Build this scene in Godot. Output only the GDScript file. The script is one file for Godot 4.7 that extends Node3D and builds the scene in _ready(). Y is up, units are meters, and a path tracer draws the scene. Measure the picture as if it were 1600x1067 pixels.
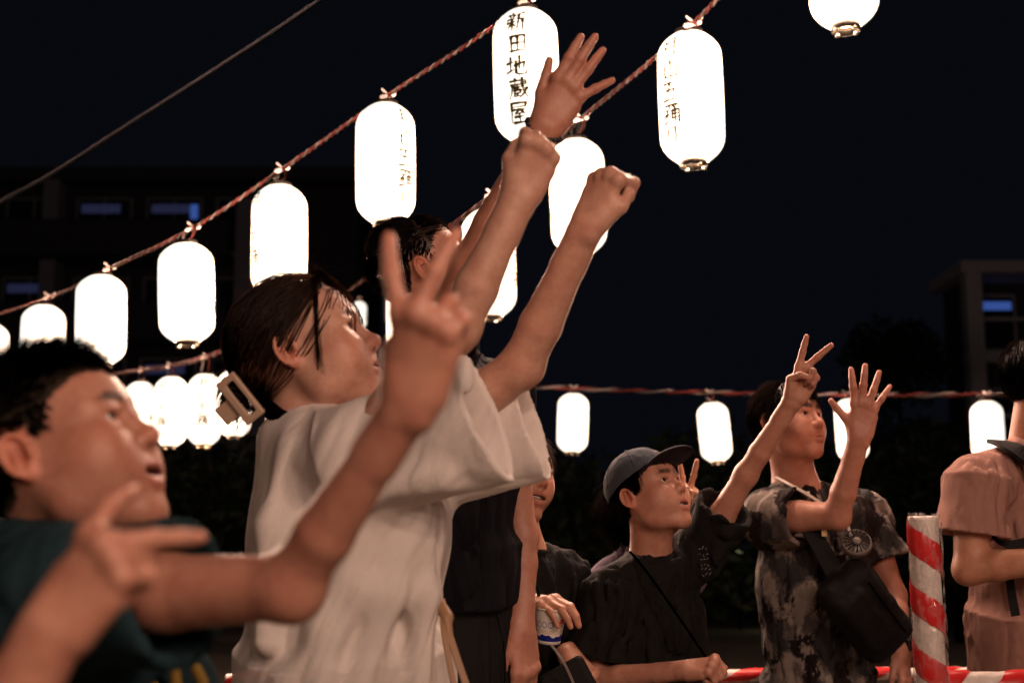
extends Node3D

func _ready() -> void:
	# ---- camera ----
	var cam := Camera3D.new()
	cam.name = "camera"
	add_child(cam)
	cam.position = Vector3(0, 1.1, 0)
	cam.rotation_degrees = Vector3(9.1, 0, 0)
	cam.keep_aspect = Camera3D.KEEP_HEIGHT
	cam.near = 0.05
	cam.far = 400.0
	var lens := CameraAttributesPhysical.new()
	lens.frustum_focal_length = 50.0
	lens.frustum_focus_distance = 3.2
	lens.frustum_near = 0.05
	lens.frustum_far = 400.0
	lens.exposure_aperture = 3.8
	cam.attributes = lens
	cam.fov = 27.0
	cam.current = true
	# ---- night sky ----
	var env := Environment.new()
	env.background_mode = Environment.BG_SKY
	var sm := ProceduralSkyMaterial.new()
	sm.sky_top_color = Color(0.03, 0.034, 0.05)
	sm.sky_horizon_color = Color(0.025, 0.034, 0.06)
	sm.sky_curve = 0.14
	sm.ground_bottom_color = Color(0.02, 0.02, 0.02)
	sm.ground_horizon_color = Color(0.025, 0.03, 0.04)
	sm.sky_energy_multiplier = 1.0
	env.sky = Sky.new()
	env.sky.sky_material = sm
	env.background_energy_multiplier = 1.0
	env.tonemap_mode = Environment.TONE_MAPPER_LINEAR
	env.tonemap_exposure = 1.0
	env.sdfgi_enabled = true
	env.ssao_enabled = true
	env.ssil_enabled = true
	var we := WorldEnvironment.new()
	we.name = "world"
	we.environment = env
	add_child(we)
	materials()
	ground_and_buildings()
	fences()
	lanterns()
	people()
	finish_jobs()
# ---------- signed distance bodies, meshed with surface nets ----------
class Sdf:
	var ty := PackedInt32Array()
	var cutp := PackedInt32Array()
	var pa := PackedVector3Array()
	var pb := PackedVector3Array()
	var il := PackedFloat32Array()
	var ln := PackedFloat32Array()
	var ra := PackedFloat32Array()
	var rb := PackedFloat32Array()
	var kk := PackedFloat32Array()
	var rt := PackedFloat32Array()
	var wv := PackedVector3Array()
	var inv: Array[Transform3D] = []
	var lo := Vector3(1e9, 1e9, 1e9)
	var hi := Vector3(-1e9, -1e9, -1e9)
	var base := Color(1, 1, 1)
	var paints: Array = []
	var amp := 0.0
	var noise: FastNoiseLite
	var nscale := Vector3.ONE
	var nrot := Basis()
	var amp2 := 0.0
	var noise2: FastNoiseLite
	var blotch := 0.0
	var warp := Vector3()
	var mottle: FastNoiseLite
	var shade = null
	var cell := 0.004
	var vals := {}
	var lists := {}
	var o := Vector3()
	var verts := PackedVector3Array()
	var norms := PackedVector3Array()
	var cols := PackedColorArray()
	var idx := PackedInt32Array()
	var vmap := {}

	func _add(t: int, a: Vector3, b: Vector3, r0: float, r1: float, k: float, cut: bool, x: Transform3D, ratio: float, w: Vector3, reach: float) -> void:
		ty.append(t); cutp.append(1 if cut else 0); pa.append(a); pb.append(b - a)
		var l := (b - a).length()
		ln.append(l); il.append(1.0 / maxf(l * l, 1e-9))
		ra.append(r0); rb.append(r1); kk.append(maxf(k, 1e-5)); rt.append(ratio); wv.append(w); inv.append(x)
		if not cut:
			var v := Vector3(reach, reach, reach)
			lo = lo.min(a.min(b) - v); hi = hi.max(a.max(b) + v)
	func cap(a: Vector3, b: Vector3, r0: float, r1: float, k := 0.01, cut := false) -> void:
		_add(0, a, b, r0, r1, k, cut, Transform3D(), 1.0, Vector3(), maxf(r0, r1))
	func chain(pts: Array, rad: Array, k := 0.01, cut := false) -> void:
		for i in pts.size() - 1:
			cap(pts[i], pts[i + 1], rad[i], rad[i + 1], k, cut)
	func ball(c: Vector3, r: float, k := 0.01, cut := false) -> void:
		cap(c, c + Vector3(0, 1e-4, 0), r, r, k, cut)
	# flattened capsule: the cross-section is ratio times as thick along w
	func fcap(a: Vector3, b: Vector3, r0: float, r1: float, w: Vector3, ratio: float, k := 0.02, cut := false) -> void:
		_add(2, a, b, r0, r1, k, cut, Transform3D(), ratio, w.normalized(), maxf(r0, r1) * maxf(1, ratio))
	# flat-ended cone, its cross-section ratio times as thick along w
	func cone(a: Vector3, b: Vector3, r0: float, r1: float, k := 0.004, cut := false, w := Vector3.RIGHT, ratio := 1.0) -> void:
		_add(3, a, b, r0, r1, k, cut, Transform3D(), ratio, w.normalized(), maxf(r0, r1) * maxf(1, ratio))
	func ell(c: Vector3, r: Vector3, b := Basis(), k := 0.01, cut := false) -> void:
		_add(1, c, r + c, 0, 0, k, cut, Transform3D(b, c).affine_inverse(), 1.0, r, maxf(r.x, maxf(r.y, r.z)))
	func box(c: Vector3, r: Vector3, b := Basis(), round_ := 0.004, k := 0.004, cut := false) -> void:
		_add(4, c, c, round_, 0, k, cut, Transform3D(b, c).affine_inverse(), 1.0, r, r.length())
	func paint(a: Vector3, b: Vector3, r: float, soft: float, c: Color, strength := 1.0) -> void:
		paints.append([a, b - a, 1.0 / maxf((b - a).length_squared(), 1e-9), r, soft, c, strength])

	func pd(i: int, p: Vector3) -> float:
		var t := ty[i]
		if t == 0:
			var q := p - pa[i]
			var h := clampf(q.dot(pb[i]) * il[i], 0.0, 1.0)
			return (q - pb[i] * h).length() - ra[i] - (rb[i] - ra[i]) * h
		if t == 1:
			var e := (inv[i] * p) / wv[i]
			var k0 := e.length()
			return k0 * (k0 - 1.0) / maxf((e / wv[i]).length(), 1e-6)
		if t == 4:
			var e: Vector3 = (inv[i] * p).abs() - wv[i] + Vector3(ra[i], ra[i], ra[i])
			return e.max(Vector3()).length() + minf(maxf(e.x, maxf(e.y, e.z)), 0.0) - ra[i]
		var q := p - pa[i]
		var h := q.dot(pb[i]) * il[i]
		var hc := clampf(h, 0.0, 1.0)
		if t == 2:
			var v := q - pb[i] * hc
			v += wv[i] * (v.dot(wv[i]) * (1.0 / rt[i] - 1.0))
			return (v.length() - ra[i] - (rb[i] - ra[i]) * hc) * minf(rt[i], 1.0)
		var v := q - pb[i] * h
		v += wv[i] * (v.dot(wv[i]) * (1.0 / rt[i] - 1.0))
		var d1 := (v.length() - ra[i] - (rb[i] - ra[i]) * hc) * minf(rt[i], 1.0)
		return maxf(d1, maxf(-h, h - 1.0) * ln[i])

	func field(p: Vector3, list: PackedInt32Array) -> float:
		var d := 1.0
		if amp != 0.0 and warp != Vector3():
			p += warp * (amp * noise.get_noise_3dv(nrot * p * nscale))
		for i in list:
			var e := pd(i, p)
			var k := kk[i]
			if cutp[i]:
				e = -e
				var h := maxf(k - absf(d - e), 0.0)
				d = maxf(d, e) + h * h * 0.25 / k
			else:
				var h := maxf(k - absf(d - e), 0.0)
				d = minf(d, e) - h * h * 0.25 / k
		if amp != 0.0 and warp == Vector3():
			var q := nrot * p * nscale
			d += amp * noise.get_noise_3dv(q)
		if amp2 != 0.0:
			d += amp2 * noise2.get_noise_3dv(p)
		return d

	func walk(bx: int, by: int, bz: int, size: int, list: PackedInt32Array) -> void:
		var half := size * 0.5 * cell
		var c := o + Vector3(bx, by, bz) * cell + Vector3(half, half, half)
		var diag := half * 1.7321 + cell
		var d := 1e3
		var ds := PackedFloat32Array()
		for i in list:
			var e := pd(i, c)
			ds.append(e)
			if not cutp[i]:
				d = minf(d, e)
		if d - 0.03 - 1.6 * amp - amp2 > diag * 1.25:
			return
		var keep := PackedInt32Array()
		for n in list.size():
			var i := list[n]
			if cutp[i]:
				if ds[n] < diag * 1.6 + kk[i]:
					keep.append(i)
			elif ds[n] < d + 2.6 * diag + kk[i] and ds[n] < diag * 1.6 + kk[i] * 1.5 + 0.004 + amp * 2.0:
				keep.append(i)
		if keep.is_empty():
			return
		var f := field(c, keep)
		if absf(f) > diag * 1.5 + 0.002 + amp + amp2 and size <= 16:
			return
		if size > 4:
			var s := size / 2
			for z in 2:
				for y in 2:
					for x in 2:
						walk(bx + x * s, by + y * s, bz + z * s, s, keep)
			return
		var v := PackedFloat32Array()
		v.resize(64)
		var n := 0
		var p0 := o + Vector3(bx, by, bz) * cell
		for z in 4:
			for y in 4:
				for x in 4:
					v[n] = field(p0 + Vector3(x, y, z) * cell, keep)
					n += 1
		var key := (bx >> 2) | ((by >> 2) << 16) | ((bz >> 2) << 32)
		vals[key] = v
		lists[key] = keep

	var all := PackedInt32Array()
	func value(x: int, y: int, z: int) -> float:
		var key := (x >> 2) | ((y >> 2) << 16) | ((z >> 2) << 32)
		var v = vals.get(key)
		if v == null:
			return field(o + Vector3(x, y, z) * cell, all)
		return v[(x & 3) | ((y & 3) << 2) | ((z & 3) << 4)]

	func vert(x: int, y: int, z: int) -> int:
		var key := x | (y << 20) | (z << 40)
		var got = vmap.get(key)
		if got != null:
			return got
		var c := PackedFloat32Array([value(x, y, z), value(x + 1, y, z), value(x, y + 1, z), value(x + 1, y + 1, z), value(x, y, z + 1), value(x + 1, y, z + 1), value(x, y + 1, z + 1), value(x + 1, y + 1, z + 1)])
		var s := Vector3()
		var n := 0
		for e in 12:
			var i := E0[e]
			var j := E1[e]
			if (c[i] < 0.0) != (c[j] < 0.0):
				var t := c[i] / (c[i] - c[j])
				var u := Vector3(i & 1, (i >> 1) & 1, i >> 2)
				var w := Vector3(j & 1, (j >> 1) & 1, j >> 2)
				s += u.lerp(w, t)
				n += 1
		s /= maxi(n, 1)
		var g := Vector3(lerpf(lerpf(c[1] - c[0], c[3] - c[2], s.y), lerpf(c[5] - c[4], c[7] - c[6], s.y), s.z), lerpf(lerpf(c[2] - c[0], c[3] - c[1], s.x), lerpf(c[6] - c[4], c[7] - c[5], s.x), s.z), lerpf(lerpf(c[4] - c[0], c[5] - c[1], s.x), lerpf(c[6] - c[2], c[7] - c[3], s.x), s.y))
		var p := o + (Vector3(x, y, z) + s) * cell
		var id := verts.size()
		verts.append(p)
		norms.append(g.normalized() if g.length_squared() > 1e-14 else Vector3.UP)
		var col := base
		if blotch > 0.0:
			var b := 1.0 + blotch * (mottle.get_noise_3dv(p) + 0.7 * mottle.get_noise_3dv(p * 4.0))
			col = Color(col.r * (0.5 + 0.5 * b), col.g * b, col.b * b)
		if shade != null:
			col = shade.call(p, col)
		for q in paints:
			var a: Vector3 = p - q[0]
			var h := clampf(a.dot(q[1]) * q[2], 0.0, 1.0)
			var d: float = (a - q[1] * h).length() - q[3]
			if d < q[4]:
				col = col.lerp(q[5], q[6] * (1.0 - smoothstep(0.0, 1.0, d / q[4])) if d > 0.0 else q[6])
		cols.append(col)
		vmap[key] = id
		return id
	const E0: Array[int] = [0, 2, 4, 6, 0, 1, 4, 5, 0, 1, 2, 3]
	const E1: Array[int] = [1, 3, 5, 7, 2, 3, 6, 7, 4, 5, 6, 7]

	func quad(a: int, b: int, c: int, d: int, flip: bool) -> void:
		if flip:
			idx.append_array(PackedInt32Array([a, b, c, a, c, d]))
		else:
			idx.append_array(PackedInt32Array([a, c, b, a, d, c]))

	func arrays(cell_: float) -> Array:
		cell = cell_
		var pad := Vector3(6, 6, 6) * cell + Vector3(1, 1, 1) * (amp + amp2)
		o = lo - pad
		var ext := (hi - lo + pad * 2.0) / cell
		all = PackedInt32Array(range(ty.size()))
		for z in range(0, int(ext.z) + 1, 64):
			for y in range(0, int(ext.y) + 1, 64):
				for x in range(0, int(ext.x) + 1, 64):
					walk(x, y, z, 64, all)
		for key: int in vals:
			var bx := (key & 0xffff) << 2
			var by := ((key >> 16) & 0xffff) << 2
			var bz := (key >> 32) << 2
			var v: PackedFloat32Array = vals[key]
			var mn := 1e9
			var vx = vals.get(key + 1)
			var vy = vals.get(key + (1 << 16))
			var vz = vals.get(key + (1 << 32))
			var n := -1
			for z in 4:
				for y in 4:
					for x in 4:
						n += 1
						var s := v[n] < 0.0
						var gx := bx + x
						var gy := by + y
						var gz := bz + z
						if x < 3 or vx != null:
							if (v[n + 1] < 0.0 if x < 3 else vx[n - 3] < 0.0) != s and gy > 0 and gz > 0:
								quad(vert(gx, gy - 1, gz - 1), vert(gx, gy, gz - 1), vert(gx, gy, gz), vert(gx, gy - 1, gz), not s)
						if y < 3 or vy != null:
							if (v[n + 4] < 0.0 if y < 3 else vy[n - 12] < 0.0) != s and gx > 0 and gz > 0:
								quad(vert(gx - 1, gy, gz - 1), vert(gx - 1, gy, gz), vert(gx, gy, gz), vert(gx, gy, gz - 1), not s)
						if z < 3 or vz != null:
							if (v[n + 16] < 0.0 if z < 3 else vz[n - 48] < 0.0) != s and gx > 0 and gy > 0:
								quad(vert(gx - 1, gy - 1, gz), vert(gx, gy - 1, gz), vert(gx, gy, gz), vert(gx - 1, gy, gz), not s)
		vals.clear(); lists.clear(); vmap.clear()
		var arr := []
		arr.resize(Mesh.ARRAY_MAX)
		arr[Mesh.ARRAY_VERTEX] = verts
		arr[Mesh.ARRAY_NORMAL] = norms
		arr[Mesh.ARRAY_COLOR] = cols
		arr[Mesh.ARRAY_INDEX] = idx
		return arr

# ---------- anatomy ----------
func facing(deg: float, pitch := 0.0, roll := 0.0) -> Basis:
	# deg 0 looks towards +z (out of the picture), 90 towards +x; pitch lifts the face; roll tips the crown
	return Basis(Vector3.BACK, -deg_to_rad(roll)) * Basis(Vector3.UP, deg_to_rad(deg)) * Basis(Vector3.RIGHT, -deg_to_rad(pitch))

class Body:
	var s := Sdf.new()
	var x := Transform3D()
	var k := 1.0
	var skin := Color(0.5, 0.27, 0.165)
	var plain := false
	func at(p: Vector3) -> Vector3:
		return x.origin + x.basis * (p * k)
	func e(c: Vector3, r: Vector3, kk: float, cut := false, rot := Basis()) -> void:
		s.ell(at(c), r * k, x.basis * rot, kk * k, cut)
	func c(a: Vector3, b: Vector3, r0: float, r1: float, kk: float, cut := false) -> void:
		s.cap(at(a), at(b), r0 * k, r1 * k, kk * k, cut)
	func paint(a: Vector3, b: Vector3, r: float, soft: float, col: Color, f := 1.0) -> void:
		s.paint(at(a), at(b), r * k, soft * k, col, f)

	func head(where: Transform3D, size: float, o: Dictionary) -> void:
		x = where; k = size
		var op: float = o.get("open", 0.0)
		var sm: float = o.get("smile", 0.0)
		var round_: float = o.get("round", 0.0)
		var nose: float = o.get("nose", 1.0)
		e(Vector3(0, 0.034, -0.012), Vector3(0.075, 0.088, 0.096), 0.02)
		e(Vector3(0, -0.03, 0.022), Vector3(0.06 + 0.003 * round_, 0.078, 0.064), 0.03)
		e(Vector3(0, 0.036, 0.042), Vector3(0.06, 0.052, 0.046), 0.03)
		var jd := Vector3(0, -0.012 * op, -0.006 * op)
		for sd in [-1.0, 1.0]:
			c(Vector3(0.051 * sd, -0.03, -0.004), Vector3(0.049 * sd, -0.066, 0.012), 0.019, 0.016, 0.032)
			c(Vector3(0.05 * sd, -0.066, 0.012) + jd * 0.5, Vector3(0.018 * sd, -0.098, 0.064) + jd, 0.015 + 0.003 * round_, 0.0155, 0.034)
			e(Vector3(0.037 * sd, -0.022, 0.056), Vector3(0.027, 0.026, 0.024), 0.04)
			if round_ > 0.0:
				e(Vector3(0.042 * sd, -0.045, 0.05), Vector3(0.024, 0.028, 0.027) * (0.7 + 0.3 * round_), 0.04)
			c(Vector3(0.012 * sd, 0.026, 0.079), Vector3(0.045 * sd, 0.024, 0.063), 0.0085, 0.009, 0.024)
		e(Vector3(0, -0.1, 0.07) + jd, Vector3(0.022, 0.016, 0.016), 0.018)
		for sd in [-1.0, 1.0]:
			e(Vector3(0.031 * sd, 0.005, 0.096), Vector3(0.019, 0.0115, 0.0105), 0.018, true)
			s.ball(at(Vector3(0.0315 * sd, 0.004, 0.0715)), 0.0149 * k, 0.008 * k)
			e(Vector3(0.0325 * sd, 0.0145, 0.0795), Vector3(0.019, 0.0065, 0.009), 0.009, false, Basis(Vector3.UP, 0.35 * sd))
		# nose
		c(Vector3(0, 0.014, 0.0825), Vector3(0, -0.024, 0.0985 + 0.004 * nose), 0.0068, 0.0098, 0.012)
		s.ball(at(Vector3(0, -0.0275, 0.1 + 0.0055 * nose)), 0.0115 * k, 0.007 * k)
		for sd in [-1.0, 1.0]:
			e(Vector3(0.0125 * sd, -0.031, 0.0945), Vector3(0.0075, 0.0075, 0.0105), 0.006)
			e(Vector3(0.0068 * sd, -0.0395, 0.0985), Vector3(0.0036, 0.005, 0.005), 0.002, true)
		# mouth
		e(Vector3(0, -0.06, 0.074), Vector3(0.034, 0.028, 0.018), 0.024)
		c(Vector3(0, -0.04, 0.0935), Vector3(0, -0.053, 0.0935), 0.0035, 0.0045, 0.008)
		var w := 0.0245 + 0.005 * sm
		var up := 0.006 * sm
		for sd in [-1.0, 1.0]:
			c(Vector3(0, -0.0595, 0.0915), Vector3(0.009 * sd, -0.0588, 0.0902), 0.0044, 0.0047, 0.005)
			c(Vector3(0.009 * sd, -0.0588, 0.0902), Vector3(w * sd, -0.0655 + up, 0.081 - 0.003 * sm), 0.0047, 0.0028, 0.006)
			c(Vector3(0, -0.0735, 0.0895) + jd * 1.1, Vector3(0.01 * sd, -0.073, 0.0882) + jd * 1.1, 0.006, 0.0056, 0.007)
			c(Vector3(0.01 * sd, -0.073, 0.0882) + jd * 1.1, Vector3(w * sd, -0.0668 + up, 0.0805 - 0.003 * sm), 0.0056, 0.0028, 0.007)
		var gap := 0.0005 + 0.0056 * op
		var gy := -0.0662 + jd.y * 0.45
		var lips := Color(0.36, 0.115, 0.085).lerp(skin, o.get("palelips", 0.25))
		paint(Vector3(-w * 0.55, -0.0605, 0.095), Vector3(w * 0.55, -0.0605, 0.095), 0.0055, 0.005, lips, 0.85)
		paint(Vector3(-w * 0.5, -0.0735, 0.0945) + jd * 1.1, Vector3(w * 0.5, -0.0735, 0.0945) + jd * 1.1, 0.006, 0.005, lips, 0.9)
		c(Vector3(-w * 0.7, gy + up * 0.5, 0.0885), Vector3(w * 0.7, gy + up * 0.5, 0.0885), gap * 0.8, gap * 0.8, 0.002, true)
		e(Vector3(0, gy + up * 0.3, 0.094), Vector3(w * 0.85, gap + 0.0008, 0.014 + 0.008 * op), 0.002, true)
		paint(Vector3(-w * 0.75, gy + up * 0.6, 0.086), Vector3(w * 0.75, gy + up * 0.6, 0.086), gap * 0.9 + 0.0008, 0.003, Color(0.06, 0.015, 0.012), 0.95)
		# lids: open the front of the lid ball
		var eo: float = o.get("eye", 1.0)
		for sd in [-1.0, 1.0]:
			e(Vector3(0.032 * sd, 0.0035, 0.0885), Vector3(0.0135, 0.0046 * eo, 0.0125), 0.0025, true, Basis(Vector3.BACK, 0.1 * sd))
			var br: float = o.get("brow", 0.0)
			paint(Vector3(0.013 * sd, 0.0265 + br, 0.096), Vector3(0.034 * sd, 0.0285 + br, 0.09), 0.0038, 0.005, Color(0.03, 0.019, 0.014), o.get("browdark", 0.8))
			paint(Vector3(0.034 * sd, 0.0285 + br, 0.09), Vector3(0.051 * sd, 0.0235 + br, 0.074), 0.0024, 0.0045, Color(0.03, 0.019, 0.014), o.get("browdark", 0.8) * 0.85)
			paint(Vector3(0.02 * sd, 0.0075, 0.0845), Vector3(0.034 * sd, 0.0095, 0.0835), 0.001, 0.0026, Color(0.04, 0.02, 0.015), 0.9)
			paint(Vector3(0.034 * sd, 0.0095, 0.0835), Vector3(0.047 * sd, 0.005, 0.073), 0.001, 0.0026, Color(0.04, 0.02, 0.015), 0.9)
			paint(Vector3(0.0068 * sd, -0.039, 0.1), Vector3(0.0068 * sd, -0.036, 0.096), 0.003, 0.003, Color(0.1, 0.03, 0.02), 0.85)
			paint(Vector3(0.044 * sd, -0.03, 0.065), Vector3(0.05 * sd, -0.03, 0.05), 0.012, 0.03, Color(0.5, 0.19, 0.12), o.get("blush", 0.5))
		paint(Vector3(0, -0.03, 0.108), Vector3(0, -0.025, 0.105), 0.008, 0.014, Color(0.5, 0.2, 0.13), 0.45)
		# ears
		for sd in [-1.0, 1.0]:
			var eb := Basis(Vector3.UP, -0.35 * sd) * Basis(Vector3.RIGHT, -0.15)
			var ec := Vector3(0.0735 * sd, 0.0, -0.012)
			e(ec + Vector3(0.003 * sd, 0, -0.004), Vector3(0.0075, 0.027, 0.0165), 0.006, false, eb)
			e(ec + Vector3(0.003 * sd, -0.02, 0.001), Vector3(0.006, 0.0115, 0.0105), 0.006, false, eb)
			e(ec + Vector3(0.0115 * sd, 0.003, -0.003), Vector3(0.0072, 0.0205, 0.0118), 0.003, true, eb)
			var last := Vector3()
			for i in 11:
				var t := lerpf(0.1, 4.3, i / 10.0)
				var q := ec + Vector3(0.006 * sd, 0.001, -0.003) + eb * Vector3(0.003 * sd, 0.0255 * sin(t), 0.0162 * cos(t))
				if i:
					c(last, q, 0.0033, 0.0033, 0.003)
				last = q
			c(ec + Vector3(0.004 * sd, -0.004, 0.012), ec + Vector3(0.004 * sd, 0.004, 0.012), 0.004, 0.0045, 0.005)
			c(ec + eb * Vector3(0.0055 * sd, 0.014, -0.008), ec + eb * Vector3(0.006 * sd, -0.012, -0.009), 0.0028, 0.0035, 0.005)
			paint(ec + Vector3(0.006 * sd, -0.015, -0.004), ec + Vector3(0.006 * sd, 0.02, -0.006), 0.016, 0.008, Color(0.56, 0.2, 0.12), 0.65)
			paint(ec + Vector3(0.004 * sd, -0.004, 0.003), ec + Vector3(0.004 * sd, 0.006, -0.002), 0.004, 0.006, Color(0.3, 0.08, 0.05), 0.6)

	func neck(base: Vector3, r: float) -> void:
		var top := at(Vector3(0, -0.035, -0.022))
		s.cap(top, base, r * 1.02, r * 1.1, 0.02)
		s.cap(at(Vector3(0, -0.07, 0.012)), base, r * 0.72, r * 0.7, 0.03)

	# arm: shoulder, elbow, wrist; f scales the thickness
	func arm(sh: Vector3, el: Vector3, wr: Vector3, f0 := 1.0, ff := 1.0) -> void:
		var f := f0
		s.cap(sh, sh.lerp(el, 0.5), 0.052 * f, 0.047 * f, 0.02)
		s.cap(sh.lerp(el, 0.5), el, 0.047 * f, 0.037 * f, 0.01)
		f = f0 * ff
		s.cap(el, el.lerp(wr, 0.3), 0.0365 * f, 0.038 * f, 0.02)
		s.cap(el.lerp(wr, 0.3), wr, 0.038 * f, 0.0245 * f, 0.006)
		# the two forearm bones and the tendons at the wrist
		var tw := (wr - el).cross(Vector3(0.2, 0.3, 1)).normalized()
		s.cap(el.lerp(wr, 0.72) + tw * 0.009 * f, wr + tw * 0.011 * f, 0.02 * f, 0.0165 * f, 0.012)
		s.cap(el.lerp(wr, 0.72) - tw * 0.009 * f, wr - tw * 0.011 * f, 0.02 * f, 0.0165 * f, 0.012)
		var bend := ((el - sh).normalized() - (wr - el).normalized())
		s.ball(el + bend.normalized() * 0.012 * f * clampf(bend.length(), 0, 1), 0.0235 * f, 0.025)

	# hand: x to the thumb, y along the fingers, z out of the back
	# fingers: four of [spread in degrees towards the thumb, curl, curl, curl]; thumb: three points
	func hand(wr: Vector3, y: Vector3, back: Vector3, right: bool, size: float, fingers: Array, thumb: Array, crease := 0.5) -> void:
		y = y.normalized()
		var z := (back - y * back.dot(y)).normalized()
		var xx := y.cross(z) * (-1.0 if right else 1.0)
		var sv := Transform3D(x)
		var sk := k
		x = Transform3D(Basis(xx, y, z), wr); k = size
		var mcp := [Vector3(0.027, 0.09, 0.0), Vector3(0.0085, 0.094, 0.003), Vector3(-0.0105, 0.089, 0.001), Vector3(-0.028, 0.08, -0.004)]
		var len_ := [[0.044, 0.026, 0.021], [0.048, 0.03, 0.022], [0.044, 0.028, 0.022], [0.035, 0.021, 0.02]]
		var rad := [0.0097, 0.0098, 0.0093, 0.0083]
		c(Vector3(0.011, -0.012, 0), Vector3(0.014, 0.02, 0), 0.0175, 0.0165, 0.014)
		c(Vector3(-0.011, -0.012, 0), Vector3(-0.014, 0.02, -0.002), 0.0172, 0.0155, 0.014)
		for i in 4:
			c(Vector3(mcp[i].x * 0.6, 0.012, -0.003), mcp[i] + Vector3(0, 0.003, -0.0015), 0.0145, rad[i] * 1.06, 0.014)
		c(Vector3(0.016, 0.012, -0.008), Vector3(0.03, 0.046, -0.013), 0.016, 0.0145, 0.014)
		c(Vector3(-0.02, 0.012, -0.007), Vector3(-0.028, 0.056, -0.01), 0.0145, 0.0125, 0.014)
		# thumb
		var tr := [0.0142, 0.0112, 0.0102, 0.0078]
		var root := Vector3(0.018, 0.02, -0.006)
		var tp := [root] + thumb
		for i in 3:
			c(tp[i], tp[i + 1], tr[i], tr[i + 1], 0.012 if i == 0 else 0.003)
		for i in 4:
			var f: Array = fingers[i]
			var p: Vector3 = mcp[i]
			var r: float = rad[i]
			var bend := 0.0
			var side := Basis(Vector3.BACK, -deg_to_rad(f[0]))
			var pts := [p]
			for j in 3:
				bend += deg_to_rad(f[1 + j])
				p += side * Vector3(0, cos(bend), -sin(bend)) * len_[i][j]
				pts.append(p)
			c(pts[0], pts[1], r * 1.1, r, 0.009)
			c(pts[1], pts[2], r, r * 0.94, 0.0025)
			c(pts[2], pts[3], r * 0.94, r * 0.8, 0.0025)
			s.ball(at(pts[0] + Vector3(0, 0, 0.0012)), r * 1.06 * k, 0.01 * k)
			s.ball(at(pts[1]), r * 1.02 * k, 0.005 * k)
			var ck := Color(0.38, 0.13, 0.08)
			paint(pts[1], pts[1], r * 0.4, r * 1.2, ck, 0.45 * crease)
			paint(pts[0], pts[0], r * 0.3, r * 1.2, ck, 0.12 * crease)
			paint(pts[3], pts[3], r * 0.5, r * 1.4, Color(0.58, 0.25, 0.17), 0.6)
		x = sv; k = sk

	func done(cell: float) -> Array:
		s.base = skin
		if not plain:
			s.blotch = 0.26
			s.mottle = FastNoiseLite.new()
			s.mottle.seed = 6; s.mottle.frequency = 28.0
		return s.arrays(cell)

const OPEN_THUMB := [Vector3(0.046, 0.045, -0.012), Vector3(0.067, 0.07, -0.014), Vector3(0.082, 0.093, -0.012)]
const REST_THUMB := [Vector3(0.038, 0.05, -0.016), Vector3(0.046, 0.08, -0.022), Vector3(0.044, 0.102, -0.028)]
const FIST_THUMB := [Vector3(0.04, 0.05, -0.018), Vector3(0.036, 0.075, -0.03), Vector3(0.014, 0.082, -0.04)]
const TUCK_THUMB := [Vector3(0.036, 0.048, -0.022), Vector3(0.018, 0.072, -0.04), Vector3(-0.008, 0.075, -0.05)]
const FIST := [[2, 78, 95, 60], [0, 82, 98, 60], [-1, 84, 98, 60], [-4, 86, 95, 60]]
const SIGN_V := [[13, 4, 6, 4], [-12, 4, 6, 4], [-2, 80, 95, 55], [-6, 84, 90, 55]]
const SPREAD := [[14, -4, 8, 6], [3, -4, 8, 6], [-10, 0, 8, 6], [-27, 4, 10, 8]]

func eyes(x: Transform3D, k: float, gaze: Vector3) -> Array:
	# two eyeballs with iris and pupil, as one list of arrays each
	var out := []
	for sd in [-1.0, 1.0]:
		var v := PackedVector3Array()
		var n := PackedVector3Array()
		var cl := PackedColorArray()
		var ix := PackedInt32Array()
		var c: Vector3 = x.origin + x.basis * (Vector3(0.0315 * sd, 0.004, 0.0722) * k)
		var g := Basis.looking_at(-(x.basis * gaze.normalized()), Vector3.UP)
		for i in 15:
			var a := PI * i / 14.0 * (0.5 if i < 10 else 1.0) if i < 10 else lerpf(PI * 9.0 / 28.0, PI, (i - 9) / 5.0)
			for j in 17:
				var b := TAU * j / 16.0
				var d := g * Vector3(sin(a) * cos(b), sin(a) * sin(b), cos(a))
				v.append(c + d * 0.0128 * k)
				n.append(d)
				cl.append(Color(0.008, 0.006, 0.005) if a < 0.24 else Color(0.03, 0.014, 0.008) if a < 0.5 else Color(0.66, 0.6, 0.56))
		for i in 14:
			for j in 16:
				var q := i * 17 + j
				ix.append_array(PackedInt32Array([q, q + 1, q + 17, q + 1, q + 18, q + 17]))
		var arr := []
		arr.resize(Mesh.ARRAY_MAX)
		arr[Mesh.ARRAY_VERTEX] = v; arr[Mesh.ARRAY_NORMAL] = n; arr[Mesh.ARRAY_COLOR] = cl; arr[Mesh.ARRAY_INDEX] = ix
		out.append(arr)
	return out

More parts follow.
